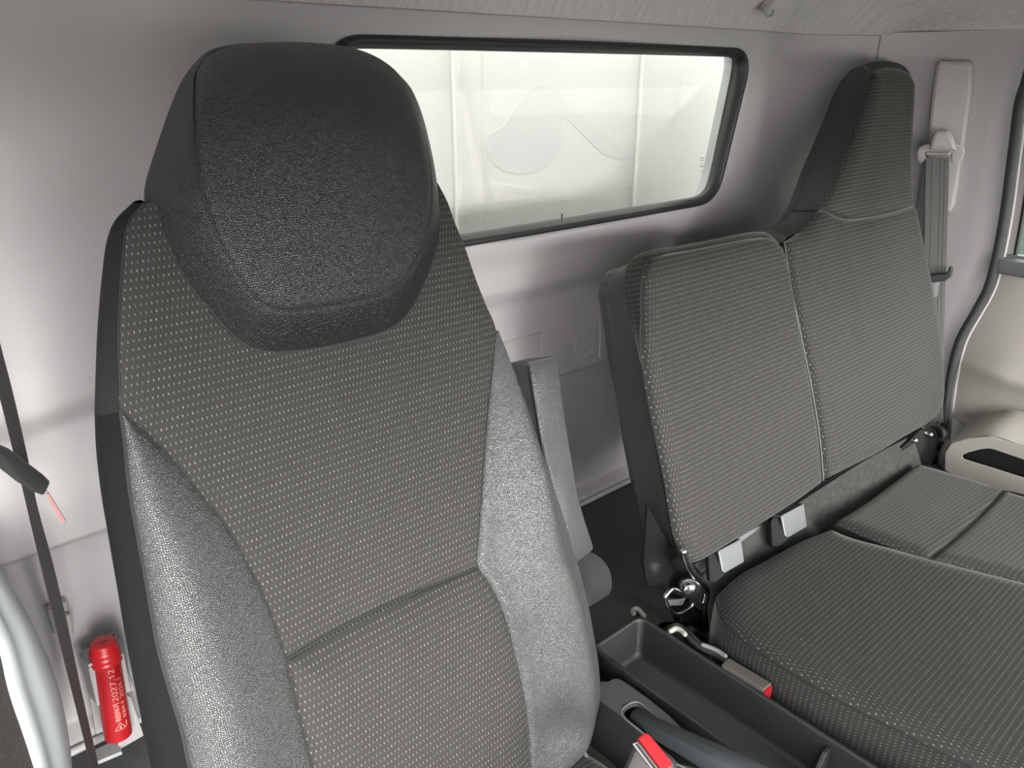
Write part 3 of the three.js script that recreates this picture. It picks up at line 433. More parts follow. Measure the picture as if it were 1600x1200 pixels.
// ================================================================== CENTRE AND PASSENGER SEATS
const R = new Frame(W(1.05, -0.7, -0.57), V3(0, 1, -0.35), V3(0, 0.35, 1));
const rp = (list, n = 0) => list.map(([u, v, m]) => R.px(u, v, m ?? n));
const DT = (a, ds, n) => a.map((p) => { const l = R.loc(p); return R.at(l.x + ds, l.y, n); });
{
  const s = thing('centre_seat_backrest', 'low centre seat backrest in dashed fabric with grey plastic rear shell', 'backrest');
  const N = R.N, uvf = R.uv();
  const Lf = rp([[1062, 866], [1052, 838], [1045, 802], [1037, 752], [1026, 700], [1014, 640], [1003, 575], [999, 530], [1000, 490], [1000, 445], [1004, 422], [1014, 406]]);
  const Rf = rp([[1278, 755], [1273, 690], [1261, 612], [1249, 550], [1237, 484], [1226, 420], [1216, 386]]);
  const Bm = rp([[1070, 876], [1082, 879], [1130, 852], [1190, 815], [1240, 783]]), Tm = rp([[1035, 398], [1075, 391], [1130, 380], [1175, 372], [1200, 373]]);
  const face = part(s, 'backrest_fabric', panel({ L: Lf, R: Rf, B: Bm, T: Tm, nu: 50, nv: 70, puff: 0.02, rad: 0.035, edges: 'LRBT', dir: N, uvf, k: 0.6 }), fabric, 'charcoal fabric with light woven dashes');
  const seamPts = [...Lf.slice(6), ...Tm, Rf[Rf.length - 1]];
  const outer = rp([[996, 560], [988, 522], [979, 475], [976, 440], [978, 420], [986, 405], [1012, 392], [1060, 385], [1120, 373], [1174, 363], [1200, 366], [1216, 380]], -0.035);
  part(s, 'boxing_strip', strip(seamPts, outer, { n: 90, m: 8, bulge: 0.006, dir: V3(-0.3, 0.8, 0.3), uvf: (p) => { const l = R.loc(p); return [l.x + l.z, l.y]; } }), fabric, 'dashed fabric edge strip');
  part(face, 'seam', tube([...Lf.slice(6), ...Tm, Rf[Rf.length - 1]].map((p) => p.clone().addScaledVector(N, 0.001)), 0.0012, { n: 160, seg: 6 }), sewing);
  // plastic shell
  const fl = [[1057, 862], [1050, 842], [1043, 802], [1035, 752], [1024, 700], [1012, 640], [1000, 565], [990, 517], [980, 470], [977, 440], [980, 416]];
  const rl = [[1050, 852], [1034, 826], [1023, 806], [1010, 781], [998, 752], [986, 690], [974, 612], [963, 560], [955, 505], [948, 460], [950, 440], [955, 426], [965, 418.5], [980, 416]];
  const FL = rp(fl.map(([u, v], i) => [u, v, [-0.012, -0.012, -0.012, -0.012, -0.014, -0.017, -0.022, -0.03, -0.038, -0.042, -0.046][i]])), RL = rp(rl, -0.075);
  const shellS = part(s, 'rear_shell', strip(FL, RL, { n: 90, m: 8, bulge: 0.004, dir: V3(-1, 0, 0.2) }), darkShell, 'smooth dark grey plastic shell');
  const shellPoly = [...RL.map((p) => R.loc(p)), ...[[1060, 388], [1120, 376], [1180, 366], [1212, 380], [1240, 500], [1262, 640], [1277, 755], [1200, 815], [1120, 862]].map(([u, v]) => { const l = R.loc(R.px(u, v, 0)); l.y -= 0.004; return l; })].map((l) => R.at(l.x, l.y, -0.075));
  part(shellS, 'shell_back', plate(shellPoly, 0.02, { bevel: 0.003, n: N }), darkShell);
  part(shellS, 'shell_core', plate([...Lf, ...rev(Rf)].map((p) => { const l = R.loc(p); return R.at(l.x + (l.x < 0 ? 0.014 : -0.004), l.y - (l.y > 0.3 ? 0.012 : 0), -0.004); }), 0.07, { bevel: 0.001, n: N }), darkShell);
  part(s, 'pull_tab', plate(rp([[1056, 385], [1088, 378.5], [1089, 382], [1057, 388]], -0.05), 0.012, { bevel: 0.0008, n: N }), offWhite, 'small white tab on the top edge');
  // crossbar, latch plates and hinge
  const bar = part(s, 'crossbar', plate(rp([[1086, 882], [1225, 797], [1228, 828], [1180, 848], [1132, 868], [1098, 898]], -0.03), 0.012, { bevel: 0.001, n: N }), zinc, 'galvanised steel crossbar');
  for (const [a, b] of [[0, 0], [98, -55]]) {
    const o = (l) => l.map(([u, v]) => [u + a, v + b]);
    const q = rp(o([[1123, 861], [1158, 842], [1163, 878], [1130, 897]]).map(([u, v]) => [u, v]), 0.006);
    const m = part(s, 'latch_plate', plate(roundPoly(q, 0.003, 3), 0.004, { bevel: 0.001, n: N }), zinc, 'galvanised latch plate');
    part(m, 'latch_flange', plate([...q.slice(0, 2), ...q.slice(0, 2).reverse().map((p) => p.clone().addScaledVector(N, -0.03))], 0.003, { bevel: 0.0008 }), zinc);
    part(s, 'latch_guard', plate(roundPoly([...rp(o([[1123, 861], [1131, 898], [1120, 910], [1112, 908]]), 0.004), ...rp(o([[1104, 870], [1106, 864]]), -0.012)], 0.004, 3), 0.012, { bevel: 0.002 }), new THREE.MeshPhysicalMaterial({ color: new THREE.Color().setRGB(0.012, 0.0125, 0.014), roughness: 0.75, specularIntensity: 0.3 }), 'black plastic latch guard');
  }
  const hz = -0.56, hb = (l, z = hz) => l.map(([u, v]) => pz(u, v, z));
  const side = part(s, 'hinge_plate', plate(hb([[1012, 790], [1040, 838], [1060, 868], [1085, 900], [1092, 930], [1075, 940], [1048, 934], [1035, 918], [1012, 915], [1006, 880]], -0.60), 0.005, { bevel: 0.001 }), blackGloss, 'black painted hinge plate');
  part(s, 'hinge_arm', tube(hb([[1068, 862], [1076, 884], [1086, 900], [1099, 912], [1104, 925], [1100, 948], [1104, 985]], -0.562), 0.0055, { n: 60, seg: 12 }), chrome, 'bright bent steel hinge arm');
  const bc = pz(1077, 918, -0.57), bd = V3(-0.75, 0.2, 0.63).normalize();
  part(s, 'hinge_washer', lathe([[0.001, 0.004], [0.014, 0.004], [0.0185, 0.002], [0.0185, -0.004], [0.001, -0.004]], bc, bc.clone().add(bd)), blackGloss);
  const bolt = part(s, 'hinge_bolt', lathe([[0.001, 0.011], [0.007, 0.0105], [0.0092, 0.008], [0.0098, 0.003], [0.0098, 0], [0.001, 0]], bc, bc.clone().add(bd)), chrome, 'shiny hinge bolt head');
  part(bolt, 'bolt_slot', plate([[-3, -5], [-1, -6], [3, 4], [1, 5]].map(([a, b]) => pz(1077 + a, 918 + b, -0.57).addScaledVector(bd, 0.0125)), 0.002, { bevel: 0 }), zinc);
  part(s, 'bracket_loop', tube(hb([[1062, 925], [1050, 921], [1040, 932], [1043, 946], [1052, 958], [1062, 959], [1078, 950], [1082, 944]], -0.575), 0.0035, { n: 70, seg: 10, closed: false }), chrome, 'bright bracket loop');
  part(s, 'bracket_blade', plate(hb([[1041, 938], [1068, 936], [1074, 930], [1066, 946], [1048, 946]], -0.58), 0.003, { bevel: 0.0005 }), zinc);
  part(s, 'bracket_foot', plate(hb([[1060, 958], [1082, 944], [1104, 960], [1110, 1010], [1112, 1030], [1095, 1022], [1070, 985]], -0.575), 0.02, { bevel: 0.002 }), blackGloss, 'black painted bracket foot');
  part(s, 'bracket_bar', tube(hb([[1078, 985], [1098, 1000]], -0.56), 0.008, { n: 10, seg: 12 }), blackPl);
  settle(s);
}
{
  const s = thing('passenger_seat_backrest', 'tall passenger seat backrest in dashed fabric with tapering built-in headrest', 'backrest');
  const N = R.N, uvf = R.uv();
  const Lb = rp([[1284, 750], [1279, 692], [1268, 620], [1256, 560], [1244, 500], [1236, 463], [1228, 413], [1223, 379]]);
  const Rb = rp([[1418, 676], [1444, 662], [1460, 646], [1467, 618], [1466, 580], [1461, 530], [1454, 480], [1447, 440], [1433, 373], [1422, 322]], -0.012);
  const neck = rp([[1247, 363, -0.004], [1263, 347, -0.004], [1278, 329, -0.004], [1297, 336, -0.002], [1318, 342, -0.002], [1345, 340, -0.002], [1370, 336, -0.004], [1395, 330, -0.008]]);
  const face = part(s, 'backrest_fabric', panel({ L: Lb, R: Rb, B: rp([[1330, 727], [1365, 709]]), T: neck, nu: 60, nv: 70, puff: 0.022, rad: 0.04, edges: 'LRBT', dir: N, uvf, k: 0.5 }), fabric, 'charcoal fabric with light woven dashes');
  part(face, 'piping', tube(Lb.map((p) => p.clone().addScaledVector(N, 0.003)), 0.002, { n: 100 }), LEA(0.05, 0.05, 0.05, 0.45, 0));
  const hl = rp([[1278, 329, -0.004], [1297, 291], [1320, 240], [1340, 190], [1356, 138], [1361, 114]]);
  const hr = rp([[1422, 322, -0.012], [1420, 280, -0.012], [1421, 213, -0.012], [1424, 165, -0.012], [1424, 140, -0.016]]);
  const htop = rp([[1372, 108, -0.006], [1390, 106, -0.012], [1408, 111, -0.016], [1419, 122, -0.016]]);
  const head = part(s, 'headrest_fabric', panel({ L: hl, R: hr, B: neck.slice(3), T: htop, nu: 40, nv: 60, puff: 0.016, rad: 0.035, edges: 'LRBT', dir: N, uvf, k: 0.5 }), fabric, 'dashed fabric headrest front');
  part(head, 'seam', tube([...neck, hr[0]].map((p) => p.clone().addScaledVector(N, 0.0015)), 0.0012, { n: 100, seg: 6 }), sewing);
  // smooth side band of the headrest
  const seamL = [R.px(1223, 392, -0.004), R.px(1227, 374, -0.004), ...neck.slice(0, 2), ...hl];
  const silh = rp([[1206, 372, -0.06], [1199, 362], [1224, 347], [1238, 327], [1249, 303], [1264, 262], [1281, 222], [1298, 182], [1311, 147], [1324, 122], [1341, 104]], -0.085);
  const band = part(s, 'side_band', strip(seamL, silh, { n: 90, m: 12, bulge: 0.014, dir: V3(-0.7, 0.2, 0.5) }), LEA(0.026, 0.027, 0.028, 0.5, 0.0001), 'smooth black side band of the headrest');
  part(band, 'side_band_seam', tube([[1237, 328], [1252, 329], [1266, 328], [1278, 329]].map(([u, v], i) => R.px(u, v, [-0.083, -0.045, -0.02, -0.001][i])), 0.0016, { n: 40, seg: 6 }), sewing);
  const topIn = [hl[hl.length - 1], ...htop, hr[hr.length - 1]], topOut = rp([[1341, 104], [1358, 99.5], [1378, 98.5], [1400, 102], [1416, 112], [1425, 136]], -0.07);
  part(s, 'top_band', strip(topIn, topOut, { n: 50, m: 8, bulge: 0.008, dir: V3(0, 1, 0.2) }), LEA(0.02, 0.02, 0.02, 0.6, 0.0001));
  // right side and rear
  const rightAll = [...Rb, ...hr.slice(1)], rear = rightAll.map((p) => { const l = R.loc(p); return R.at(l.x - 0.012, l.y, -0.085); });
  part(s, 'outer_side', strip(rightAll, rear, { n: 90, m: 8, bulge: 0.012, dir: V3(1, 0, 0) }), knit);
  const outline = [...Lb.map((p) => { const l = R.loc(p); return R.at(l.x + 0.012, l.y, -0.085); }), ...silh.slice(2).map((p) => { const l = R.loc(p); return R.at(l.x + 0.004, l.y, -0.085); }), ...rev(rear)];
  part(s, 'rear_shell', plate(outline, 0.02, { bevel: 0.003, n: N }), darkShell);
  part(s, 'inner_side', strip(Lb, Lb.map((p) => { const l = R.loc(p); return R.at(l.x + 0.006, l.y, -0.085); }), { n: 60, m: 4 }), knit);
  // recliner bracket
  const q = (l, z = -0.575) => l.map(([u, v]) => pz(u, v, z));
  const rec = part(s, 'recliner_plate', plate(roundPoly(q([[1421, 690], [1441, 668], [1462, 664], [1474, 676], [1473, 700], [1470, 740], [1448, 735], [1407, 716], [1408, 700]]), 0.012, 4), 0.012, { bevel: 0.002 }), blackGloss, 'glossy black recliner bracket');
  for (const [u, v] of [[1429, 688], [1453, 679], [1424, 714]]) { const c = pz(u, v, -0.573), dd = CAM.clone().sub(c).normalize(); part(rec, 'bolt', lathe([[0.0005, 0.006], [0.005, 0.005], [0.0068, 0.0015], [0.0068, -0.002]], c, c.clone().add(dd), 20), chrome); }
  part(rec, 'recliner_strap', tube(q([[1441, 668], [1456, 663], [1468, 672], [1472, 690], [1470, 712], [1474, 738]], -0.57), 0.0045, { n: 50, seg: 10 }), blackGloss);
  part(rec, 'recliner_knob', lathe([[0.001, 0.01], [0.012, 0.01], [0.018, 0.006], [0.019, -0.008], [0.001, -0.01]], pz(1468, 678, -0.578), pz(1468, 678, -0.578).add(V3(0.8, 0.1, 0.3)), 30), blackPl);
  settle(s);
}
{
  const s = thing('bench_cushion', 'wide dashed fabric bench cushion under the centre and passenger backrests', 'cushion');
  const up = V3(0, 1, 0), uvf = (p) => [p.x, -p.z], y0 = -0.765, c = (l, y = y0) => l.map(([u, v, yy]) => py(u, v, yy ?? y));
  // centre part: L = edge by the tray, R = edge by the passenger part, bottom = front
  const L = rev(c([[1118, 935], [1124, 962], [1140, 984], [1181, 1017], [1275, 1076], [1400, 1142], [1520, 1202], [1700, 1290]]));
  const Rr = rev(c([[1296, 832], [1330, 846], [1390, 862], [1450, 879], [1520, 897], [1600, 917], [1750, 955], [1900, 990]]));
  const Tm = c([[1150, 905], [1200, 877], [1250, 850]]);
  const cen = part(s, 'centre_section', panel({ L, R: Rr, T: Tm, nu: 60, nv: 60, puff: 0.02, rad: 0.045, edges: 'LRT', dir: up, uvf, k: 0.5 }), fabric, 'dashed fabric centre section');
  const down = (a, d, o = V3(0, 0, 0)) => a.map((p) => p.clone().add(V3(0, -d, 0)).add(o));
  part(cen, 'side_boxing', strip(L, down(L, 0.13, V3(0.004, 0, 0)), { n: 80, m: 10, bulge: 0.008, dir: V3(-1, 0, 0), uvf: (p) => [p.y + 0.1 * p.x, -p.z] }), fabric, 'dashed fabric side of the cushion');
  part(cen, 'side_seam', tube(L.map((p) => p.clone().add(V3(0, 0.0012, 0))), 0.0011, { n: 120, seg: 6 }), sewing);
  const Tall = [L[L.length - 1], ...Tm, Rr[Rr.length - 1]];
  part(cen, 'rear_boxing', strip(Tall, down(Tall, 0.1), { n: 40, m: 4 }), knit);
  // passenger part, rear and front sections
  const a = py(1304, 819, -0.752), b = py(1432, 728, -0.80), d = py(1567, 770, -0.80), e = py(1453, 876, -0.752);
  const rearL = [e, ...c([[1410, 862], [1360, 843]], -0.752), a], rearR = [d, py(1530, 757, -0.8), py(1480, 742, -0.8), b];
  const ps = part(s, 'passenger_rear_section', panel({ L: rearL, R: rearR, B: [py(1490, 845, -0.766), py(1530, 808, -0.783)], T: [py(1345, 793, -0.768), py(1390, 760, -0.785)], nu: 40, nv: 30, puff: 0.012, rad: 0.03, edges: 'LRBT', dir: up, uvf, k: 0.5 }), fabric, 'plain-looking rear section of the passenger cushion');
  part(ps, 'section_side', strip(rearL, down(rearL, 0.05), { n: 40, m: 6, uvf: (p) => [p.y, -p.z] }), knit);
  part(ps, 'section_back', strip([a, py(1345, 793, -0.768), py(1390, 760, -0.785), b], down([a, py(1345, 793, -0.768), py(1390, 760, -0.785), b], 0.08), { n: 30, m: 4 }), knit);
  part(ps, 'section_outer_side', strip(rearR, down(rearR, 0.12), { n: 30, m: 4 }), knit);
  const fL = [py(1900, 985, -0.765), py(1750, 950, -0.762), py(1600, 913, -0.758), py(1520, 893, -0.755), e], fR = [py(1950, 900, -0.81), py(1700, 812, -0.81), py(1620, 786, -0.805), d];
  const pf = part(s, 'passenger_front_section', panel({ L: fL, R: fR, T: [py(1490, 845, -0.768), py(1530, 808, -0.785)], nu: 36, nv: 36, puff: 0.012, rad: 0.035, edges: 'LRT', dir: up, uvf, k: 0.5 }), fabric, 'front section of the passenger cushion');
  part(pf, 'section_outer_side', strip(fR, down(fR, 0.12), { n: 30, m: 4 }), knit);
  part(pf, 'cross_seam', tube([e, py(1490, 845, -0.766), py(1530, 808, -0.783), d].map((p) => p.clone().add(V3(0, 0.002, 0))), 0.0016, { n: 50, seg: 6 }), sewing);
  part(s, 'seat_box', rbox(0.78, 0.10, 0.5, 0.01, 1.25, -0.925, -0.24), blackPl);
  // carpet flap between backrests and cushions
  const A = [R.px(1084, 905, -0.03), R.px(1160, 845, -0.03), R.px(1280, 765, -0.03), R.px(1360, 715, -0.03), R.px(1425, 680, -0.03)];
  const B = [py(1112, 945, -0.80), py(1190, 895, -0.80), py(1296, 838, -0.80), py(1370, 778, -0.81), py(1440, 728, -0.82)];
  part(s, 'carpet_flap', strip(A, B, { n: 60, m: 10, bulge: 0.004, dir: up, uvf: (p) => [p.x, p.y - p.z] }), carpet, 'dark grey carpet flap behind the cushions');
  settle(s);
}

// ================================================================== CONSOLE BETWEEN THE SEATS
{
  const s = thing('storage_tray', 'long open black plastic tray between the seats', 'tray');
  const x0 = 0.688, x1 = 0.799, z0 = -0.612, z1 = 0.06, yt = -0.79, yb = -0.858;
  const rr = (x0, x1, z0, z1, r) => roundPoly([V3(x0, z0, 0), V3(x1, z0, 0), V3(x1, z1, 0), V3(x0, z1, 0)], r, 8);
  const rows = [[0, yb, 0.016, 0.010], [0, yt - 0.012, 0.016, 0.002], [0, yt - 0.004, 0.016, -0.001], [0, yt - 0.001, 0.015, 0.0], [0, yt, 0.014, 0.0025], [0, yt - 0.001, 0.013, 0.005], [0, yt - 0.004, 0.012, 0.0062], [0, yt - 0.02, 0.012, 0.0075], [0, yb + 0.014, 0.012, 0.013], [0, yb + 0.009, 0.012, 0.0145], [0, yb + 0.006, 0.010, 0.019]];
  const P = rows.map(([, y, r, i]) => { const o = rr(x0 + i, x1 - i, z0 + i, z1 - i, r); o.push(o[0].clone()); return o.map((p) => W(p.x, y, p.y)); });
  const body = part(s, 'tray_wall', gridGeo(P, P[0].length - 1, P.length - 1, (p) => [p.x + p.y, p.z]), blackPl);
  const fl = rr(x0 + 0.0185, x1 - 0.0185, z0 + 0.0185, z1 - 0.0185, 0.01);
  part(s, 'tray_floor', plate(fl.map((p) => W(p.x, yb + 0.0062, p.y)), 0.004, { bevel: 0, n: V3(0, 1, 0) }), PL(0.04, 0.042, 0.042, 0.5, 0.0001));
  const dv = [py(1287, 1200, -0.845), py(1312, 1180, -0.82)];
  const dz = py(1300, 1190, -0.83).z; part(s, 'divider', plate([W(x0 + 0.07, -0.85, dz), W(x1 - 0.012, -0.85, dz), W(x1 - 0.008, -0.80, dz), W(x1 - 0.02, -0.80, dz), W(x1 - 0.035, -0.82, dz)], 0.006, { bevel: 0.001, n: V3(0, 0, 1) }), blackPl);
  settle(s);
}
{
  const s = thing('parking_brake_console', 'low black console plate with a slot and brake lever beside the driver seat', 'console');
  const y = -0.80, c = (l, yy = y) => l.map(([u, v]) => py(u, v, yy));
  const out = c([[930, 1070], [941, 1063], [950, 1064], [958, 1059.5], [968, 1059.5], [983, 1069], [1015, 1092], [1046, 1117], [1090, 1163], [1140, 1215], [1100, 1240], [1040, 1180], [1000, 1146], [969, 1118], [936, 1094]]);
  const slot = c([[971, 1111], [978, 1103], [988, 1097.5], [998, 1097.5], [1010, 1106], [1045, 1137], [1090, 1185], [1100, 1205], [1060, 1195], [1001, 1142], [976, 1122]]);
  const pl = part(s, 'cover_plate', plate(out, 0.006, { bevel: 0.002, holes: [slot], n: V3(0, 1, 0) }), PL(0.06, 0.062, 0.063, 0.5, 0.0001));
  part(pl, 'slot_rim', tube(slot, 0.0014, { n: 120, closed: true }), PL(0.12, 0.12, 0.12, 0.4, 0));
  const left = c([[936, 1094], [969, 1118], [1000, 1146], [1040, 1180], [1100, 1240]]);
  part(pl, 'cover_side', strip(left, left.map((p) => p.clone().add(V3(-0.02, -0.12, 0))), { n: 40 }), blackPl);
  part(s, 'slot_well', plate(c([[960, 1105], [990, 1090], [1060, 1140], [1110, 1200], [1040, 1200]], -0.825), 0.004, { bevel: 0, n: V3(0, 1, 0) }), blackPl);
  const a = py(992, 1120, -0.815), b = py(1040, 1146, -0.785), d = py(1110, 1182, -0.76), e = py(1200, 1225, -0.745);
  const sec = (p, w, h) => [p.clone().add(V3(-w, -h, 0)), p.clone().add(V3(w, -h, 0)), p.clone().add(V3(w, h, 0)), p.clone().add(V3(-w, h, 0))];
  part(s, 'brake_lever', loft([sec(a, 0.010, 0.012), sec(b, 0.012, 0.014), sec(d, 0.016, 0.016), sec(e, 0.016, 0.016)], { e: 2.5, round: 0.004 }), rubber, 'black brake lever');
  settle(s);
}
{
  const s = thing('belt_buckle', 'black seat belt buckle with bright red button by the driver seat', 'buckle');
  const f = new Frame(py(1020, 1170, -0.70), V3(-0.3, 0.55, -0.8), V3(-0.05, 0.85, 0.55));
  const g = (l, n = 0) => l.map(([u, v]) => f.px(u, v, n));
  const q = (n, l) => g(l, n);
  part(s, 'housing', loft([q(-0.03, [[962, 1230], [1062, 1230], [1056, 1186], [998, 1148]]), q(-0.012, [[965, 1222], [1058, 1214], [1054, 1190], [1000, 1146]]), q(-0.002, [[975, 1215], [1054, 1208], [1053, 1192], [1005, 1144]])], { e: 8, round: 0.001 }), PL(0.05, 0.048, 0.047, 0.5, 0.00005), 'dark housing');
  part(s, 'release_button', plate(roundPoly(g([[998, 1152], [1009, 1144], [1016, 1148], [1051, 1191], [1050, 1199], [1036, 1205]], 0.004), 0.003, 4), 0.008, { bevel: 0.0015, n: f.N }), redPl, 'bright red release button');
  part(s, 'tongue_slot', plate(g([[989, 1162], [996, 1159], [1032, 1206], [1026, 1210]], 0.0015), 0.002, { bevel: 0.0004, n: f.N }), PL(0.22, 0.22, 0.22, 0.4, 0), 'grey edged tongue slot');
  part(s, 'slot_gap', plate(g([[993, 1163], [996, 1161], [1030, 1206], [1027, 1208]], 0.0022), 0.001, { bevel: 0, n: f.N }), sewing);
  settle(s);
}
{
  const s = thing('belt_buckle', 'brownish grey seat belt buckle lying between tray and bench cushion', 'buckle');
  const y = -0.785, c = (l, yy = y) => l.map(([u, v]) => py(u, v, yy));
  part(s, 'housing', plate(roundPoly(c([[1127, 1038], [1139, 1027.5], [1206, 1067], [1193, 1077]]), 0.002, 3), 0.022, { bevel: 0.0015, n: V3(0, 1, 0) }), PL(0.075, 0.072, 0.063, 0.55, 0.00008));
  const p = c([[1194, 1077], [1205, 1068]]); part(s, 'release_button', plate([p[0], p[1], p[1].clone().add(V3(0, -0.018, 0)), p[0].clone().add(V3(0, -0.018, 0))].map((q) => q.add(V3(0, -0.003, 0.003))), 0.006, { bevel: 0.001 }), redPl, 'red button end');
  settle(s);
}
{
  const s = thing('wire_harness', 'black taped wires with grey sleeve running along the tray edge', 'cable');
  const ps = [[1044, 987], [1056, 984], [1070, 990], [1084, 1004], [1098, 1014], [1118, 1022], [1132, 1031]].map(([u, v]) => py(u, v, -0.80));
  part(s, 'wire', tube(ps, 0.0045, { n: 80, seg: 10 }), sealGrey);
  part(s, 'wire', tube(ps.map((p, i) => p.clone().add(V3(0.006, 0.002 + 0.002 * (i % 2), -0.004))), 0.003, { n: 80, seg: 8 }), sewing);
  part(s, 'sleeve', tube(ps.slice(4).map((p) => p.clone().add(V3(0.003, 0.004, -0.002))), 0.004, { n: 30, seg: 10 }), PL(0.2, 0.2, 0.2, 0.4, 0), 'shiny grey sleeve');
  settle(s);
  const clip = (label, l, y, r) => { const k = thing('mat_clip', label, 'clip'); part(k, 'clip_body', tube(l.map(([u, v]) => py(u, v, y)), r, { n: 30, seg: 12 }), offWhite); settle(k); };
  clip('off-white plastic clip on the mat behind the tray corner', [[990, 958], [990, 953], [995, 951.5], [1001, 956], [1006, 962]], -0.842, 0.0045);
  clip('off-white plastic clip beside the taped wires', [[1048, 986], [1056, 982], [1064, 985], [1070, 991]], -0.792, 0.004);
}

// ================================================================== BELTS
function web(ptsA, ptsB, mat, thick = 0.0014) {               // webbing between its two edges
  const a = cv(ptsA), b = cv(ptsB), n = 80, P = [];
  const len = a.curve.getLength();
  for (let j = 0; j <= n; j++) P.push(Array.from({ length: 9 }, (_, i) => a(j / n).lerp(b(j / n), i / 8)));
  return gridGeo(P, 8, n, (p, u, v) => [u, v * len]);
}
{
  const s = thing('passenger_belt', 'grey seat belt hanging from its anchor on the pillar behind the passenger seat', 'seat belt');
  const X = 1.955;
  const l = (pts, x = X) => pts.map(([u, v]) => px(u, v, x));
  part(s, 'webbing', web(l([[1447, 246], [1446, 300], [1445, 360], [1443, 424], [1447, 480], [1452, 560], [1456, 660]], 1.935), l([[1483, 246], [1482, 300], [1480, 360], [1478, 428], [1476, 480], [1474, 560], [1474, 660]], 1.945), webbing2), webbing2, 'dark grey webbing');
  part(s, 'rear_webbing', web(l([[1444, 258], [1436, 310], [1428, 370], [1430, 480], [1440, 620]], 1.955), l([[1458, 258], [1454, 310], [1448, 370], [1452, 480], [1462, 620]], 1.96), webbing2), webbing2);
  const cov = l([[1464, 101], [1470, 95], [1512, 95], [1519, 101], [1518, 140], [1508, 215], [1497, 290], [1490, 325], [1484, 333], [1474, 333], [1447, 330], [1447, 260], [1452, 190], [1458, 140]], 1.985);
  part(s, 'height_rail_cover', plate(cov, 0.022, { bevel: 0.008, n: V3(-1, 0, 0.25) }), trimPale, 'pale grey raised rail cover');
  // guide ring
  const ring = l([[1447, 249], [1440, 255], [1434, 250], [1433, 240], [1437, 230], [1446, 225], [1458, 226], [1480, 226], [1494, 225], [1503, 230], [1506, 238], [1503, 248], [1496, 255], [1487, 256], [1484, 249], [1486, 240], [1480, 238.5], [1452, 238.5], [1446, 240]], 1.945);
  part(s, 'guide_ring', plate(ring, 0.009, { bevel: 0.0035, n: V3(-1, 0, 0.2) }), trimPale, 'pale grey plastic belt guide');
  part(s, 'guide_lip', tube(l([[1450, 240], [1466, 240.5], [1482, 240]], 1.938), 0.0042, { n: 20 }), trimPale);
  const cap = (x, k) => l([[1452, 234], [1493, 236], [1488, 213], [1481, 204], [1463, 204], [1456, 215]].map(([u, v]) => [1473 + (u - 1473) * k, 226 + (v - 226) * k]), x);
  part(s, 'anchor_cap', plate(cap(1.934, 1), 0.03, { bevel: 0.008, n: V3(-1, 0, 0.25) }), trimPale, 'pale grey anchor bolt cap');
  part(s, 'belt_tongue', plate(roundPoly(l([[1440, 430], [1478, 428], [1484, 417], [1489, 420], [1486, 434], [1476, 440], [1442, 443]], 1.925), 0.003, 3), 0.012, { bevel: 0.003, n: V3(-1, 0, 0.3) }), blackPl, 'black plastic tongue');
  part(s, 'tongue_blade', plate(l([[1448, 442], [1470, 438], [1466, 448], [1464, 464], [1450, 466]], 1.93), 0.002, { bevel: 0.0004, n: V3(-1, 0, 0.3) }), zinc, 'steel tongue blade');
  settle(s);
}
{
  const s = thing('driver_belt', 'dark brown-black seat belt hanging beside the driver seat', 'seat belt');
  const A = [[-108, 150, -0.80], [-75, 320, -0.80], [-40, 470, -0.80], [0, 624, -0.82], [22, 713, -0.83], [32, 752, -0.835], [48, 820, -0.84], [63, 884, -0.845], [88, 987, -0.85], [115, 1093, -0.855], [141, 1197, -0.86], [165, 1290, -0.86]].map(([u, v, z]) => pz(u, v, z));
  const B = [[-104, 60, -0.83], [-74, 210, -0.833], [-40, 360, -0.835], [0, 534, -0.855], [20, 612, -0.865], [45, 722, -0.87], [58, 788, -0.875], [84, 884, -0.88], [105, 973, -0.885], [126, 1072, -0.89], [150, 1178, -0.895], [175, 1290, -0.895]].map(([u, v, z]) => pz(u, v, z));
  part(s, 'webbing', web(A, B, webbing), webbing, 'ribbed dark webbing');
  part(s, 'anchor_ring', plate(roundPoly([pz(-120, 130, -0.80), pz(-96, 190, -0.795), pz(-88, 60, -0.84), pz(-112, 30, -0.84)], 0.006, 4), 0.02, { bevel: 0.004 }), trimPale, 'grey plastic belt guide');
  const z = -0.80, c = (l, zz = z) => l.map(([u, v]) => pz(u, v, zz));
  const sec = (u, v, z, a, b) => { const p = pz(u, v, z), d = V3(0.55, 0.8, 0), e = V3(0.3, -0.2, -0.9); return [p.clone().addScaledVector(d, -a).addScaledVector(e, b), p.clone().addScaledVector(d, -a).addScaledVector(e, -b), p.clone().addScaledVector(d, a).addScaledVector(e, -b), p.clone().addScaledVector(d, a).addScaledVector(e, b)]; };
  part(s, 'belt_tongue', loft([sec(-20, 702, -0.79, 0.008, 0.008), sec(5, 715, -0.80, 0.0095, 0.009), sec(35, 738, -0.81, 0.0098, 0.01), sec(60, 755, -0.82, 0.0092, 0.009), sec(68, 760, -0.822, 0.008, 0.008)], { e: 2.6, round: 0.005 }), PL(0.03, 0.03, 0.03, 0.3, 0), 'black plastic tongue grip');
  part(s, 'tongue_blade', plate(c([[68, 769], [75, 767], [104, 815], [102, 820], [96, 821], [84, 804]], -0.82), 0.002, { bevel: 0.0004 }), zinc, 'steel tongue blade');
  part(s, 'blade_sticker', plate(c([[71, 771], [76, 771], [102, 814], [96, 817]], -0.8185), 0.0006, { bevel: 0 }), PL(0.30, 0.13, 0.13, 0.35, 0), 'pink film on the blade');
  settle(s);
}

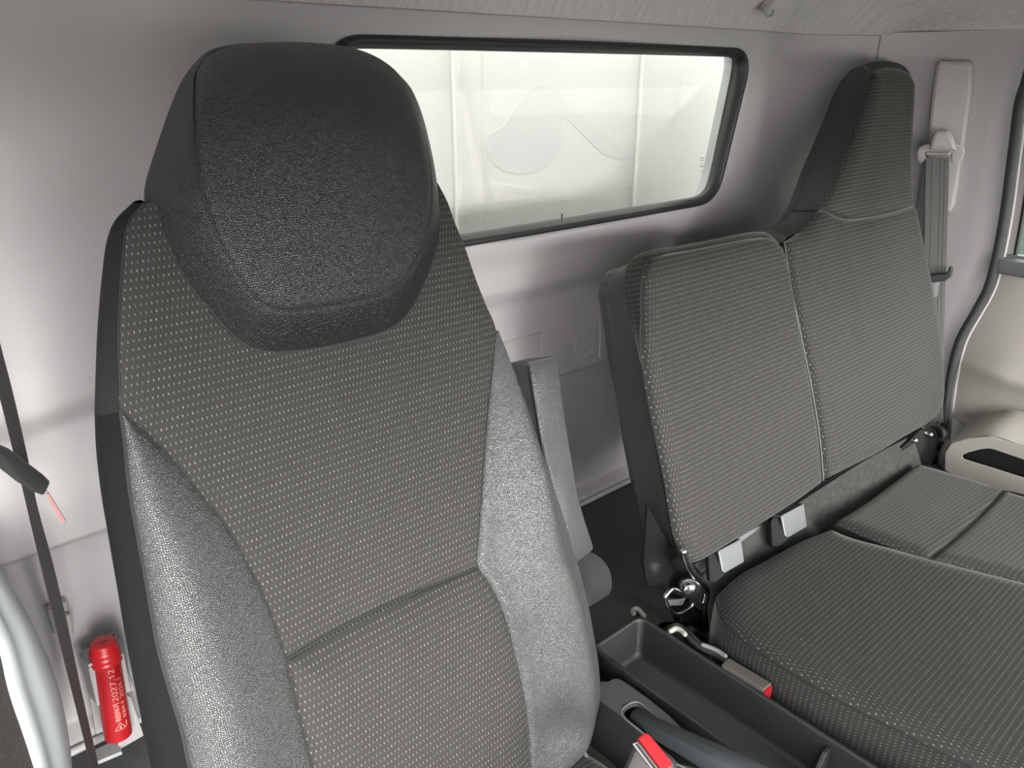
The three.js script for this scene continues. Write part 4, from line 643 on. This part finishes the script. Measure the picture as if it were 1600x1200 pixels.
// ================================================================== SMALL THINGS
{
  const s = thing('flare_holder', 'grey plastic clip bracket on the rear wall holding the red flare', 'bracket');
  const z = -0.955, c = (l, zz = z) => l.map(([u, v]) => pz(u, v, zz));
  // base plate on the wall
  part(s, 'base_plate', plate(c([[122, 1023], [140, 1015], [178, 990], [196, 1022], [206, 1070], [222, 1118], [150, 1148], [140, 1090]], -0.985), 0.006, { bevel: 0.001 }), clipGrey);
  // left arm: side wall and front lip
  part(s, 'clip_arm', plate([...c([[138, 1043], [153, 1103]], -0.945), ...c([[141, 1090], [122, 1023]], -0.985)], 0.004, { bevel: 0.001 }), clipGrey);
  part(s, 'clip_lip', plate(c([[138, 1045], [150, 1042], [163, 1098], [152, 1104]], -0.943), 0.004, { bevel: 0.001 }), clipGrey);
  part(s, 'clip_top', plate([...c([[139, 1042], [143, 1032]], -0.945), ...c([[141, 1016], [121, 1022]], -0.983)], 0.004, { bevel: 0.001 }), clipGrey);
  part(s, 'clip_arm', plate([...c([[196, 1022]], -0.945), ...c([[178, 990], [196, 1010]], -0.985), ...c([[205, 1080]], -0.95)], 0.004, { bevel: 0.001 }), clipGrey);
  part(s, 'clip_lip', plate(c([[184, 1025], [194, 1022], [205, 1080], [194, 1086]], -0.943), 0.004, { bevel: 0.001 }), clipGrey);
  // foot tray under the flare
  part(s, 'foot_plate', plate([...c([[185, 1166], [186, 1172], [224, 1150], [224, 1147], [205, 1090], [196, 1085]], -0.95)], 0.006, { bevel: 0.001 }), clipGrey);
  part(s, 'foot_tab', plate([[147, 1172], [184, 1153], [190, 1174], [152, 1190]].map(([u, v]) => py(u, v, -0.855)), 0.006, { bevel: 0.001, n: V3(0, 1, 0) }), clipGrey);
  settle(s);
}
{
  const s = thing('emergency_flare', 'red cylindrical emergency road flare clipped to the rear wall', 'flare');
  const top = pz(161, 1002, -0.951), bot = pz(185, 1147, -0.945), ax = top.clone().sub(bot), Ln = ax.length(); ax.normalize();
  const r = 0.0172;
  // printed label drawn on a canvas
  const cw = 1024, ch = 1024, cvs = document.createElement('canvas'); cvs.width = cw; cvs.height = ch; const g = cvs.getContext('2d');
  g.fillStyle = 'rgb(150,20,26)'; g.fillRect(0, 0, cw, ch);
  g.strokeStyle = g.fillStyle = 'rgb(195,142,135)'; g.lineCap = 'round';
  const glyph = { // strokes on a 10 x 10 square, y down
    a: [[0.5, 2, 9.5, 2], [5, 0.3, 3.5, 4], [3.5, 4, 0.8, 7], [3.2, 4, 8, 4], [8, 4, 8, 9.6], [3.2, 4, 3.2, 9.6], [3.2, 6, 8, 6], [3.2, 7.8, 8, 7.8]],
    b: [[2.6, 0.3, 2.6, 1.6], [0.3, 2, 5, 2], [1.8, 2.6, 0.5, 4.6], [3.4, 2.6, 4.8, 4.4], [1, 5, 4.6, 9.4], [4.4, 5, 0.6, 9.6], [5.4, 3.2, 9.6, 3.2], [9.4, 3.2, 8.9, 9.4], [8.9, 9.4, 7.8, 8.8], [7.2, 0.6, 7, 5], [7, 5, 5.6, 9.6]],
    c: [[2.4, 0.3, 0.6, 3], [2, 1.8, 9, 1.8], [2.2, 4.2, 8.6, 4.2], [2.2, 4.2, 2.2, 6.6], [0.3, 6.6, 9.7, 6.6], [5.4, 1.8, 5.4, 9.8]],
    d: [[2.6, 0.6, 8, 0.6], [8, 0.6, 8, 9.4], [8, 9.4, 6.8, 9], [2.6, 0.6, 2.6, 6], [2.6, 6, 1, 9.6], [2.6, 3.4, 8, 3.4], [2.6, 6, 8, 6]],
    e: [[0.8, 1.6, 5.4, 1.6], [3, 0.3, 3, 4.6], [1, 3, 5.2, 3], [6.6, 0.8, 6.6, 3.6], [9, 0.3, 9, 4.4], [0.3, 5.6, 9.7, 5.6], [5, 4.8, 5, 5.6], [5, 5.6, 1, 9], [4, 7, 4, 9.6], [4, 9.6, 6, 8.6], [8.6, 6.4, 6, 7.6], [5.4, 6.6, 9.6, 9.6]],
    f: [[4.4, 0.6, 3.6, 2.2], [3.8, 1.8, 9, 1.8], [6.4, 0.3, 6.4, 3.4], [3.2, 3.4, 9.6, 3.4], [4.4, 4.8, 8.6, 4.8], [8.6, 4.8, 8.6, 7.4], [4.4, 4.8, 4.4, 7.4], [4.4, 7.4, 8.6, 7.4], [0.8, 0.8, 1.8, 2], [0.6, 4, 2, 4], [2, 4, 1.8, 7.6], [0.4, 9.4, 2, 8], [2, 8, 4, 9.4], [4, 9.4, 9.7, 9.4]],
  };
  const put = (ch2, x, y, sz, lw) => { g.lineWidth = lw; for (const [x1, y1, x2, y2] of glyph[ch2]) { g.beginPath(); g.moveTo(x + (x1 / 10) * sz, y + (y1 / 10) * sz); g.lineTo(x + (x2 / 10) * sz, y + (y2 / 10) * sz); g.stroke(); } };
  // canvas x = along the flare from bottom to top, canvas y = round it from left to right; the lettering reads upwards
  const cyc = 512; // middle of the print, turned towards the seat
  const L1 = cyc - 78, L2 = cyc + 4, L3 = cyc + 112;
  let x = 270; for (const q of 'abcd') { put(q, x, L1 - 8, 70, 7); x += 66; }
  g.save(); g.font = '92px sans-serif'; g.translate(x + 16, L1 + 64); g.scale(1.35, 1); g.fillText('2027.12', 0, 0); g.restore();
  x = 290; for (const q of 'efcd') { put(q, x, L2 + 6, 50, 5); x += 62; }
  g.save(); g.font = '74px sans-serif'; g.translate(x + 20, L2 + 60); g.scale(1.3, 1); g.fillText('2024.1', 0, 0); g.restore();
  x = 215; for (const q of 'fabeafcbed') { put(q, x, L3, 36, 6); x += 46; }
  // hazard triangle with flame
  g.lineWidth = 9; g.beginPath(); g.moveTo(160, L1 + 78); g.lineTo(250, L1 + 40); g.lineTo(160, L1 - 22); g.closePath();
  g.save(); g.beginPath(); g.moveTo(165, L1 - 26); g.lineTo(165, L1 + 100); g.lineTo(255, L1 + 37); g.closePath(); g.stroke(); g.beginPath(); g.ellipse(190, L1 + 37, 16, 13, 0, 0, Math.PI * 2); g.fill(); g.beginPath(); g.moveTo(196, L1 + 24); g.lineTo(226, L1 + 40); g.lineTo(196, L1 + 50); g.fill(); g.restore();
  x = 170; for (const q of 'cdc') { put(q, x, L2 + 26, 24, 4); x += 28; }
  g.lineWidth = 5; g.beginPath(); g.arc(190, L3 + 18, 17, 0, 7); g.stroke(); g.beginPath(); g.moveTo(180, L3 + 26); g.lineTo(200, L3 + 10); g.stroke();
  const lt = new THREE.CanvasTexture(cvs); lt.colorSpace = THREE.SRGBColorSpace; lt.magFilter = THREE.LinearFilter;
  const tubeL = Ln * 0.80;
  const body = new THREE.CylinderGeometry(r, r, tubeL, 64, 1, true);
  // uv of the cylinder: u round, v up  ->  canvas x = v, canvas y = u
  const uv = body.attributes.uv; for (let i = 0; i < uv.count; i++) { const u = uv.getX(i), v = uv.getY(i); uv.setXY(i, v, 1 - u); }
  const q = new THREE.Quaternion().setFromUnitVectors(V3(0, 1, 0), ax);
  body.rotateY(-2.83).translate(0, tubeL / 2, 0).applyQuaternion(q).translate(bot.x, bot.y, bot.z);
  const m = PL(1, 1, 1, 0.35, 0, { map: lt });
  part(s, 'printed_tube', body, m, 'red tube with white printing');
  part(s, 'tube_end', lathe([[0.0005, 0], [r - 0.003, 0], [r, 0.002], [r, 0.004]], bot, top), PL(0.40, 0.010, 0.014, 0.35, 0));
  const h = Ln * 0.79, rc = 0.0172;
  const cap = part(s, 'cap', lathe([[r, h - 0.001], [rc + 0.0022, h], [rc + 0.0022, h + 0.004], [rc + 0.0006, h + 0.005], [rc + 0.0006, h + 0.007], [rc + 0.0016, h + 0.008], [rc + 0.0016, h + 0.0115], [rc, h + 0.0125], [rc, h + 0.015], [rc + 0.001, h + 0.016], [rc + 0.001, h + 0.019], [rc - 0.001, h + 0.020], [rc - 0.0012, Ln - 0.003], [rc - 0.0035, Ln], [0.0005, Ln]], bot, top, 48), PL(0.42, 0.012, 0.016, 0.35, 0), 'ribbed red cap');
  const mkc = top.clone().addScaledVector(ax, 0.0001); part(cap, 'cap_mark', plate([V3(-0.005, 0, 0.001), V3(0.004, 0, -0.001), V3(0.005, 0, 0.002), V3(-0.004, 0, 0.0035)].map((p) => p.add(mkc)), 0.0005, { bevel: 0, n: ax }), PL(0.12, 0.008, 0.01, 0.6, 0), 'dark stamped mark');
  settle(s);
}
{
  const s = thing('wall_clip', 'small grey plastic clip on the rear wall behind the driver belt', 'clip');
  const c = (l, z) => l.map(([u, v]) => pz(u, v, z));
  part(s, 'clip_base', plate(c([[73, 954], [104, 940], [113, 975], [115, 988], [84, 990]], -1.012), 0.012, { bevel: 0.001 }), clipGrey);
  part(s, 'clip_tab', plate(c([[104, 962], [110, 961], [115, 978], [113, 990], [107, 991]], -1.0), 0.01, { bevel: 0.002 }), trimPale);
  settle(s);
}
{
  const s = thing('coat_hook', 'small grey plastic coat hook hanging from the headliner', 'hook');
  const c = (l, z) => l.map(([u, v]) => pz(u, v, z));
  part(s, 'hook_stem', plate(c([[1188, 14], [1198, -3], [1208, -18], [1222, -16], [1206, 8], [1196, 18]], -0.945), 0.008, { bevel: 0.002 }), clipGrey);
  part(s, 'hook_tip', tube(c([[1198, 8], [1195, 19], [1200, 25], [1207, 22], [1208, 16]], -0.937), 0.0028, { n: 40, seg: 10 }), clipGrey);
  settle(s);
}
// ================================================================== OUTSIDE
{
  const s = thing('cargo_box', 'white ribbed cargo box wall standing behind the cab window', 'truck body');
  const white = PL(0.56, 0.56, 0.525, 0.45, 0), zb = -1.32;
  part(s, 'front_panel', rbox(2.6, 3.0, 0.05, 0.005, 1.03, 0.1, zb - 0.025), white);
  const rib = (u0, u1, d) => { const a = pz(u0, 200, zb).x, b = pz(u1, 200, zb).x; part(s, 'rib', rbox(b - a, 2.9, d, Math.min(0.003, d / 2.1), (a + b) / 2, 0.1, zb + d / 2), white); };
  const gp = (l) => part(s, 'curved_shape', plate(new THREE.CatmullRomCurve3(l.map(([u, v]) => pz(u, v, zb + 0.0006)), true, 'centripetal').getSpacedPoints(120).slice(0, -1), 0.0012, { bevel: 0, n: V3(0, 0, 1) }), PL(0.525, 0.53, 0.51, 0.45, 0), 'pale grey curved shape on the box');  // flat curved shapes, slightly greyer than the box panel
  gp([[788, 195], [806, 165], [830, 137], [856, 134], [878, 148], [905, 178], [940, 205], [970, 228], [992, 246], [984, 252], [960, 246], [948, 244], [905, 205], [880, 184], [880, 230], [860, 255], [830, 270], [790, 268], [768, 250], [760, 215]]);
  gp([[1004, 240], [1020, 222], [1040, 185], [1060, 140], [1064, 122], [1066, 150], [1056, 190], [1044, 225], [1030, 245], [1010, 250]]);
  rib(706, 716, 0.012); rib(716, 752, 0.004); rib(994, 1002, 0.012); rib(1002, 1048, 0.004); rib(420, 440, 0.012); rib(1300, 1310, 0.012);
  settle(s);
  const g = structure('ground', 'grey asphalt around the truck', 'ground');
  part(g, 'asphalt', rbox(60, 0.1, 60, 0.02, 0, -2.1, 0), new THREE.MeshStandardMaterial({ color: new THREE.Color().setRGB(0.24, 0.24, 0.235), roughness: 0.95 }));
  const nb = thing('added_daylight_blocker', 'light grey panel added unseen beside the open driver door to block daylight', 'light_blocker');  // unseen panel, added only to cut the daylight through the driver door
  part(nb, 'side_panel', rbox(0.3, 3.6, 6, 0.03, -2.4, -0.3, -2.0), PL(0.30, 0.30, 0.30, 0.5, 0));
  settle(nb);
  const bw = thing('depot_wall', 'dark green-grey wall outside the passenger window', 'wall');
  part(bw, 'wall_face', rbox(0.3, 3.3, 14, 0.03, 4.6, -0.45, -1.5), PL(0.10, 0.115, 0.105, 0.8, 0));
  settle(bw);
  const st = thing('entry_step', 'dark ribbed entry step below the open driver door', 'step');
  part(st, 'tread', rbox(0.16, 0.03, 0.7, 0.008, -0.04, -0.93, -0.40), PL(0.05, 0.045, 0.042, 0.35, 0.0006));
  part(st, 'riser', rbox(0.03, 0.4, 0.7, 0.008, 0.03, -1.1, -0.45), PL(0.05, 0.045, 0.042, 0.35, 0.0006));
  settle(st);
}
renderer.render(scene, camera);
